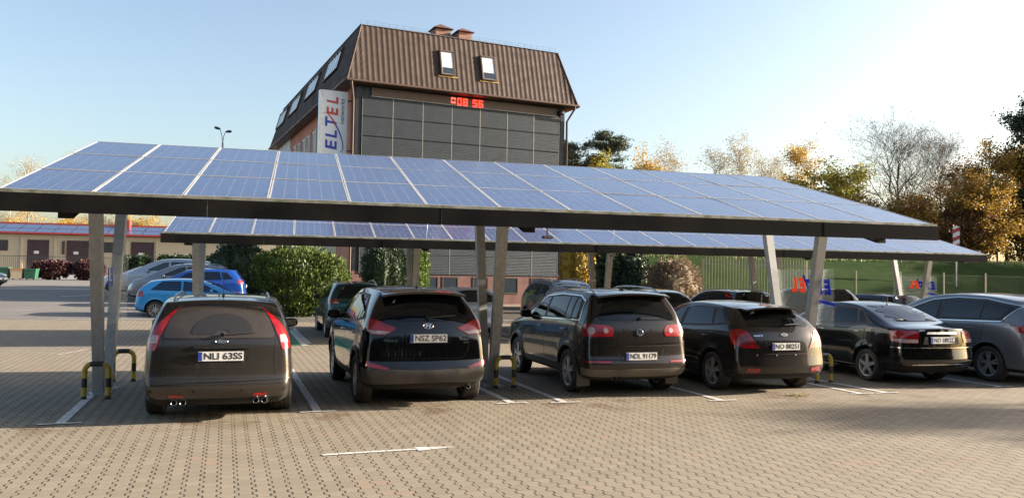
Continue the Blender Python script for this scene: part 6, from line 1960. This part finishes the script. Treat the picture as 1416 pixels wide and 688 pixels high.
def tree(x, y, h, w, kind, label, seed, group, z=None, name=None):
    T = Tree(seed); rng = T.rng
    K = dict(
        bare=dict(bark='bark', leaf='leaf_brown', lf=5, sz=.06, h0=.10, n=24, el=1.0, maxd=3, up=.14, kids=(5, 7), top=.10, nm='bare_tree'),
        brown=dict(bark='bark', leaf='leaf_brown', lf=34, sz=.095, h0=.10, n=17, el=.9, maxd=2, up=.08, kids=(4, 6), top=.5, nm='deciduous_tree'),
        golden=dict(bark='bark', leaf='leaf_orange', lf=46, sz=.10, h0=.08, n=17, el=.8, maxd=2, up=.06, kids=(4, 6), top=.8, nm='deciduous_tree'),
        yellow=dict(bark='bark_birch', leaf='leaf_yellow', lf=42, sz=.10, h0=.10, n=16, el=1.0, maxd=2, up=.04, kids=(3, 5), top=.7, droop=.05, nm='birch_tree'),
        birch=dict(bark='bark_birch', leaf='leaf_birchthin', lf=13, sz=.075, h0=.14, n=22, el=1.05, maxd=2, up=.02, kids=(4, 6), top=.7, droop=.16, nm='birch_tree'),
        ygreen=dict(bark='bark', leaf='leaf_yellowgreen', lf=56, sz=.11, h0=.10, n=17, el=.7, maxd=2, up=.05, kids=(4, 6), top=.6, nm='deciduous_tree'),
        green=dict(bark='bark', leaf='leaf_darkgreen', lf=60, sz=.11, h0=.2, n=16, el=.7, maxd=2, up=.05, kids=(4, 5), top=1, nm='deciduous_tree'),
        pine=dict(bark='bark_pine', leaf='leaf_pine', lf=60, sz=.13, h0=.35, n=15, el=.35, maxd=2, up=.06, kids=(3, 5), top=1.2, nm='pine_tree'),
    )[kind]
    base = z if z is not None else gz(y)
    # trunk
    n = 9; pts = [Vector((0, 0, -.2))]; q = Vector((0, 0, 0)); lean = Vector((rng.uniform(-.04, .04), rng.uniform(-.04, .04), 0))
    for i in range(1, n+1):
        q = Vector((lean.x*h*i/n+rng.gauss(0, .012*h*.3), lean.y*h*i/n+rng.gauss(0, .012*h*.3), h*.97*i/n)); pts.append(q)
    r0 = h*.0125
    T.w.tube(pts, [r0*1.25]+[r0*(1-.93*i/n) for i in range(1, n+1)], K['bark'], 8, cap=False)
    N_ = K['n']
    for i in range(N_):
        f = K['h0']+(.97-K['h0'])*(i+rng.random()*.8)/N_
        a = i*2.4+rng.uniform(-.5, .5); k = f*n; j = min(n-1, int(k)); p = pts[j]+(pts[j+1]-pts[j])*(k-j)
        g = (f-K['h0'])/(1-K['h0'])
        if kind == 'pine': rad = w/2*(1-.55*g)*rng.uniform(.6, 1.1)
        elif kind in ('birch', 'yellow'): rad = w/2*(.45+.9*math.sin(PI*min(1, g*.95+.05)**.8)*.6)*rng.uniform(.7, 1.1)
        else: rad = w/2*(.35+.75*math.sin(PI*(g*.85+.12)))*rng.uniform(.75, 1.1)
        el = K['el']*(1.25 if g > .7 else .85)
        d = Vector((math.cos(a)*math.cos(el), math.sin(a)*math.cos(el), math.sin(el)))
        ln_ = rad/max(.35, math.cos(el))*(.75 if kind == 'bare' else .8)
        ln_ = min(ln_, h*(1.02-f)+rad*.5)
        T.limb(p, d, ln_, r0*(1-.9*f)*.55+.008, 0 if kind != 'x' else 0, K['maxd']-0, K['bark'], .16, K['up'], K['kids'], .75, K.get('droop', 0))
    V, F = T.V, T.F
    for (p, dp) in T.anch:
        g = p.z/h
        prob = 1-(1-K['top'])*max(0, min(1, (g-.3)/.6))
        dens = .55+.9*(math.sin(p.x*1.9+seed)*math.sin(p.y*2.3+1)*math.sin(p.z*1.7+2)+.4)
        m_ = K['lf']*prob*max(.05, dens)*.35
        m_ = int(m_)+(rng.random() < m_-int(m_))
        for _ in range(m_):
            q = p+Vector((rng.gauss(0, .30), rng.gauss(0, .30), rng.gauss(0, .24)))
            if kind in ('birch', 'yellow'): q.z -= abs(rng.gauss(0, .35))
            if kind == 'pine': q = p+Vector((rng.gauss(0, .24), rng.gauss(0, .24), abs(rng.gauss(0, .12))))
            leaf_quad(V, F, q, K['sz'], rng, .3, 0, .28 if kind == 'pine' else .7)
    zs = sorted(q.z for q in V) or [h]; kz = h/zs[int(len(zs)*.997)]
    rs_ = sorted(math.hypot(q.x, q.y) for q in V) or [w/2]; kr = (w/2)/rs_[int(len(rs_)*.93)]
    V = [Vector((q.x*kr, q.y*kr, q.z*kz)) for q in V]; T.w.v = [(q[0]*kr, q[1]*kr, q[2]*kz) for q in T.w.v]
    e = empty(name or K['nm'], (x, y, base), 0, label, 'tree', group)
    T.w.build('trunk', e, True, 60)
    mb = MB(); mb.add(V, F, K['leaf']); mb.build('crown', e)
    return e

def shrub(x, y, w, d, h, leaf, label, seed, name='shrub', size=.07, count=6000, lobes=7, group=None, aspect=.5, upright=False, box=False, core=True, lf0=0.):
    rng = random.Random(seed); z0 = gz(y)
    e = empty(name, (x, y, z0), 0, label, 'shrub' if name != 'hedge' else 'hedge', group)
    L = []
    if box:
        nl = max(1, int(w/1.2))
        for i in range(nl): L.append((Vector((-w/2+w*(i+.5)/nl, rng.uniform(-.1, .1), h*.5)), Vector((w/nl*.62, d/2, h*.52))))
    else:
        L.append((Vector((0, 0, h*.48)), Vector((w*.36, d*.36, h*.5))))
        for i in range(lobes):
            a = 2*PI*i/lobes+rng.uniform(-.3, .3); r = rng.uniform(.45, .9)
            L.append((Vector((math.cos(a)*w*.27*r*1.2, math.sin(a)*d*.27*r*1.2, h*rng.uniform(.30, .62))), Vector((w*.22, d*.22, h*rng.uniform(.28, .38)))))
    V = []; F = []
    per = count//len(L)
    for c, r in L:
        for _ in range(per):
            t = Vector((rng.gauss(0, 1), rng.gauss(0, 1), rng.gauss(0, 1)+.25)).normalized()
            nz = 1+.10*math.sin(t.x*7+c.x*3+seed)*math.sin(t.y*6+c.y)+.08*math.sin(t.z*11+seed)+rng.gauss(0, .05)
            if rng.random() < .25: nz *= rng.uniform(.72, 1.)
            p = c+Vector((t.x*r.x, t.y*r.y, t.z*r.z))*nz
            if p.z < .03 or p.z < lf0: continue
            s_ = size*rng.uniform(.6, 1.35); o = len(V)
            if upright:
                ax = (t*.6+Vector((rng.gauss(0, .25), rng.gauss(0, .25), .9))).normalized()
            else:
                ax = (t+Vector((rng.gauss(0, .6), rng.gauss(0, .6), rng.gauss(0, .6)))).normalized()
            sd = ax.orthogonal().normalized(); an = rng.uniform(0, PI*2); sd = (sd*math.cos(an)+ax.cross(sd)*math.sin(an))*s_*aspect
            V += [p-ax*s_*.6, p+sd, p+ax*s_*.9, p-sd]; F.append((o, o+1, o+2, o+3))
    mb = MB(); mb.add(V, F, leaf); mb.build('foliage', e)
    st = MB()
    for c, r in L:
        for k in range(3):
            st.tube([(c.x*.3+rng.uniform(-.1, .1), c.y*.3+rng.uniform(-.1, .1), 0), (c.x*.7+rng.uniform(-.1, .1), c.y*.7, c.z*.6), (c.x+rng.uniform(-.3, .3)*r.x, c.y+rng.uniform(-.3, .3)*r.y, c.z+r.z*.6)], [.03, .02, .008], 'bark', 4, cap=False)
    if core:
        # dense inner twigs and leaves that stop daylight showing through the middle
        for c, r in L:
            n_, m_ = 10, 7; vs = []; fs = []
            for i in range(m_+1):
                ph = -PI/2+PI*i/m_
                for k in range(n_):
                    th = 2*PI*k/n_; q = .78+rng.uniform(-.08, .08)
                    vs.append(c+Vector((math.cos(ph)*math.cos(th)*r.x, math.cos(ph)*math.sin(th)*r.y, math.sin(ph)*r.z))*q)
            for v in vs: v.z = max(.02, v.z)
            for i in range(m_):
                for k in range(n_): fs.append((i*n_+k, i*n_+(k+1) % n_, (i+1)*n_+(k+1) % n_, (i+1)*n_+k))
            st.add(vs, fs, leaf)
    st.build('stems', e)
    return e
GB = 'shrubs in front of the office block'
shrub(.15, 31.0, 3.5, 2.6, 2.75, 'leaf_laurel', 'big sunlit laurel bush with yellow-green leaves, between the blue cars and the teal crossover', 1, size=.085, count=24000, lobes=8, group=GB, aspect=.33, upright=True)
shrub(1.35, 31.6, 1.9, 1.9, 2.0, 'leaf_laurel', 'lower dark laurel bush at the right foot of the big sunlit laurel', 2, size=.08, count=8000, lobes=5, group=GB, aspect=.35, upright=True)
shrub(-2.5, 39.2, 3.0, 2.2, 3.1, 'leaf_darkgreen', 'dark evergreen bush behind the deep blue crossover, left of the big sunlit laurel', 3, size=.07, count=10000, group=GB)
shrub(3.45, 33.2, 2.3, 1.8, 3.1, 'leaf_darkgreen', 'tall dark yew against the front wall, above the teal crossover', 4, size=.075, count=14000, group=GB, aspect=.3, upright=True)
shrub(4.85, 33.4, 1.0, 1.0, 2.9, 'leaf_thuja', 'light green thuja right of the tall dark yew', 5, size=.07, count=8000, lobes=3, group=GB, aspect=.3, upright=True)
GR = 'shrubs beyond the far carport at the right'
shrub(12.3, 34.6, 2.0, 1.6, 3.6, 'leaf_yellow', 'yellow autumn shrub at the right corner of the office block', 6, size=.09, count=3500, group=GR)
shrub(13.8, 35.0, 2.6, 2.0, 3.3, 'leaf_darkgreen', 'dark green shrub between the yellow shrub and the dry brown hedge', 7, size=.10, count=7000, group=GR)
shrub(15.0, 34.6, 2.2, 1.8, 3.0, 'leaf_darkgreen', 'dark olive shrub merging into the dry brown hedge', 8, size=.09, count=5000, group=GR)
shrub(15.9, 32.3, 3.3, 1.5, 2.7, 'leaf_dryhedge', 'dry brown twiggy hedge left of the beige palisade fence', 9, size=.085, count=11000, group=GR, aspect=.2)
for i, (x, w, h_, lf, lb) in enumerate(((-24.3, 4.2, 2.1, 'leaf_purple', 'dark red shrub right of the green waste containers'), (-20.9, 3.6, 2.1, 'leaf_purple', 'dark red shrub seen just left of the left carport pillars'))):
    shrub(x, 92, w, 2.2, h_, lf, lb, 20+i, size=.2, count=3500, lobes=6, group='dark red shrubs by the far railing')
shrub(-16.8, 93, 3.4, 1.6, 2.6, 'leaf_darkgreen', 'clipped dark hedge in front of the rightmost garage door', 24, 'hedge', size=.18, count=2500, box=True)
shrub(-10.6, 93, 7.6, 1.6, 2.8, 'leaf_darkgreen', 'clipped dark hedge in front of the small garage door', 25, 'hedge', size=.18, count=4600, box=True)
shrub(-5.6, 90, 2.4, 2.4, 2.6, 'leaf_yellow', 'bright yellow shrub above the deep blue crossover', 26, size=.18, count=2500)
# trees
TR = 'trees behind the car park'
k = 0
def tpx(x, y): return x, y
for (x, y, h_, w, kind, lb) in (
    (21.7, 62, 9.8, 4.6, 'pine', 'pine half hidden behind the right edge of the office block'),
    (23.9, 60, 10.3, 4.4, 'pine', 'tallest pine, standing right of the office block'),
    (27.6, 66, 8.2, 4.4, 'pine', 'low pine right of the tallest pine'),
    (20.6, 54, 7.4, 2.0, 'ygreen', 'narrow yellow-green tree in front of the tallest pine'),
    (27.9, 62, 9.4, 3.6, 'yellow', 'birch with a bright yellow crown, left of the thin birch'),
    (31.0, 64, 10.6, 4.2, 'birch', 'thin birch right of the bright yellow birch'),
    (37.9, 68, 11.0, 5.0, 'birch', 'almost leafless birch standing in the gap, left one of two'),
    (40.6, 68, 12.4, 4.2, 'birch', 'almost leafless taller birch, right one of the two in the gap'),
    (42.2, 66, 10.8, 5.4, 'birch', 'sparse light brown birch left of the tall golden birch'),
    (43.4, 64, 11.0, 4.4, 'yellow', 'tall golden birch above the right end of the near roof'),
    (38.3, 52, 7.4, 5.6, 'ygreen', 'broad yellow-green tree behind the right end of the near roof'),
    (45.3, 53, 11.8, 8.6, 'bare', 'largest bare tree with a wide fan of twigs against the sky'),
    (52.4, 56, 11.4, 6.6, 'bare', 'smaller bare tree right of the one with the widest fan of twigs'),
    (48.4, 50, 8.2, 4.2, 'brown', 'brown-leaved tree right behind the striped marker board'),
    (40.8, 46.5, 4.6, 5.4, 'brown', 'low brown-leaved tree at the foot of the largest bare tree'),
    (45.3, 45, 6.2, 5.0, 'golden', 'golden tree between the striped marker and the grey can'),
    (49.3, 47, 8.8, 5.0, 'golden', 'big golden-brown tree beneath the tall green one'),
    (50.4, 46, 11.8, 4.2, 'green', 'tall dark green tree cut off by the right edge'),
    (56.0, 48, 10.0, 6.0, 'golden', 'golden tree just outside the right edge'),
    (-39.0, 126, 9.0, 10., 'yellow', 'yellow tree at the far left above the garage roof'),
    (-39.6, 138, 18.4, 5.6, 'birch', 'tall pointed birch at the far left above the near carport roof'),
    (-43.0, 140, 15.6, 5., 'birch', 'slender birch left of the tall pointed one at the far left'),
    (-43.2, 128, 16.5, 5., 'brown', 'brown-leaved tree at the left edge of the picture'),
    (-33.1, 134, 18.8, 3.4, 'birch', 'thin birch whose top shows just over the near roof edge'),
    (-31.0, 122, 9.0, 8., 'yellow', 'yellow tree behind the garage roof, below the tall pointed birch'),
    (-22.0, 124, 9.5, 8., 'yellow', 'yellow tree behind the garage roof, right of the left carport pillars'),
    (-26.5, 126, 9.2, 8., 'brown', 'brown tree behind the garage roof at the left carport pillars'),
    (-12.0, 124, 9.0, 8., 'yellow', 'yellow tree behind the garage, above the clipped dark hedges'),
    ):
    k += 1
    z = 3.2 if (x > 35 or (x > 13 and y > 42)) else None
    tree(x, y, h_, w, kind, lb, 100+k, TR, z)
# low scrub on the crest
rng = random.Random(77)
SC = 'scrub along the crest of the embankment'
SCN = ['behind the end of the far carport roof', 'left of the striped marker board', 'behind the striped marker board', 'right of the striped marker board', 'left of the grey can on its pole', 'beneath the grey can on its pole', 'at the right edge of the picture', 'behind the end of the near carport roof']
for i, (x, y, w, h_, lf) in enumerate(((36, 46, 6, 4.4, 'leaf_brown'), (40, 45.5, 6, 4.8, 'leaf_orange'), (43.5, 45, 5, 4.4, 'leaf_brown'), (46.5, 46.8, 5, 5.0, 'leaf_orange'), (50, 46, 5, 5.0, 'leaf_orange'), (53, 47, 5, 4.4, 'leaf_brown'), (57, 45, 6, 5.2, 'leaf_orange'), (32, 48, 6, 4.4, 'leaf_brown'))):
    o = shrub(x, y, w, 3, h_, lf, ('golden-brown' if lf == 'leaf_orange' else 'dull brown')+' scrub '+SCN[i], 200+i, size=.10, count=9000, lobes=9, group=SC, core=False, aspect=.6)
    o.location.z = 3.15
# trees out of the frame on the sun side; their shadows streak across the paving
tree(37, 7.2, 9.4, 2.3, 'brown', 'slim brown-leaved tree outside the frame on the sunny side', 301, TR)
tree(35, 5.6, 8.2, 1.5, 'brown', 'narrow brown-leaved tree outside the frame, nearest on the sunny side', 302, TR)
shrub(6, -16, 84, 5.0, 13.0, 'leaf_darkgreen', 'unseen tall evergreen hedge added behind the photographer to darken reflections', 303, 'hedge', size=.45, count=9000, box=True)  # added out of view so the car tails reflect something dark

t0 = tree(64, 37, 9.5, 8.5, 'golden', 'golden tree outside the frame beyond the end of the embankment', 310, TR, 2.4)
for i, (x, y, s_) in enumerate(((71, 35.5, 1.05), (78, 38, 1.15), (86, 36, 1.2), (95, 38.5, 1.35))):
    t1 = copy_tree(t0); t1.location = (x, y, 2.2); t1.scale = (s_, s_, s_); t1.rotation_euler = (0, 0, i*1.7+1)
# leaves dropped beside the hatchback
mb = MB(); rng = random.Random(5); V = []; F = []
for k in range(70):
    x, y = 7.75+rng.gauss(0, .14), 11.33+rng.gauss(0, .08)
    leaf_quad(V, F, Vector((x, y, .012+rng.random()*.025)), .028, rng, 3.)
for k in range(260):
    x, y = rng.uniform(-4, 16), rng.uniform(6.5, 26)
    leaf_quad(V, F, Vector((x, y, .012+rng.random()*.006)), .018, rng, 6.)
mb.add(V, F, 'leaf_fallen'); tag(mb.build('fallen_leaves'), 'small fallen leaves lying about the paving, a green bunch behind the dusty black hatchback', 'leaves', kind='stuff')

# ------------------------------------------------------------------ camera, light, sky
cam = bpy.data.cameras.new('camera'); co_ = bpy.data.objects.new('camera', cam); COL.objects.link(co_)
yaw, pitch, roll = .2594, .0329, .0159
f_ = Vector((math.sin(yaw)*math.cos(pitch), math.cos(yaw)*math.cos(pitch), math.sin(pitch)))
r_ = Vector((math.cos(yaw), -math.sin(yaw), 0)); u_ = r_.cross(f_)
r2 = r_*math.cos(roll)+u_*math.sin(roll); u2 = -r_*math.sin(roll)+u_*math.cos(roll)
co_.matrix_world = basis(r2, u2, -f_, (0, 0, 1.85))
cam.sensor_width = 36; cam.lens = 1116.7/1416*36; cam.clip_end = 6000; cam.clip_start = .05
scene.camera = co_
SUN_EL, SUN_AZ = R(17), R(94.3)      # azimuth clockwise from +Y
sd = Vector((math.sin(SUN_AZ)*math.cos(SUN_EL), math.cos(SUN_AZ)*math.cos(SUN_EL), math.sin(SUN_EL)))
sl = bpy.data.lights.new('sun', 'SUN'); sl.energy = 5.0; sl.angle = R(.55); sl.color = (1., .87, .71)
so = bpy.data.objects.new('sun', sl); COL.objects.link(so); so.rotation_euler = sd.to_track_quat('Z', 'Y').to_euler(); so.location = (40, -10, 40)
w = bpy.data.worlds.new('World'); scene.world = w; w.use_nodes = True
nt = w.node_tree; bg = nt.nodes['Background']
sk = nt.nodes.new('ShaderNodeTexSky'); sk.sky_type = 'NISHITA'; sk.sun_disc = False
sk.sun_elevation = SUN_EL; sk.sun_rotation = SUN_AZ; sk.air_density = 1.0; sk.dust_density = 3.0; sk.ozone_density = .7; sk.altitude = 100
nt.links.new(sk.outputs[0], bg.inputs[0]); bg.inputs[1].default_value = .079
scene.view_settings.view_transform = 'Standard'; scene.view_settings.look = 'None'; scene.view_settings.gamma = 1
scene.view_settings.use_curve_mapping = False
scene.view_settings.exposure = 1.9
scene.render.engine = 'CYCLES'
scene.cycles.max_bounces = 6; scene.cycles.transparent_max_bounces = 12
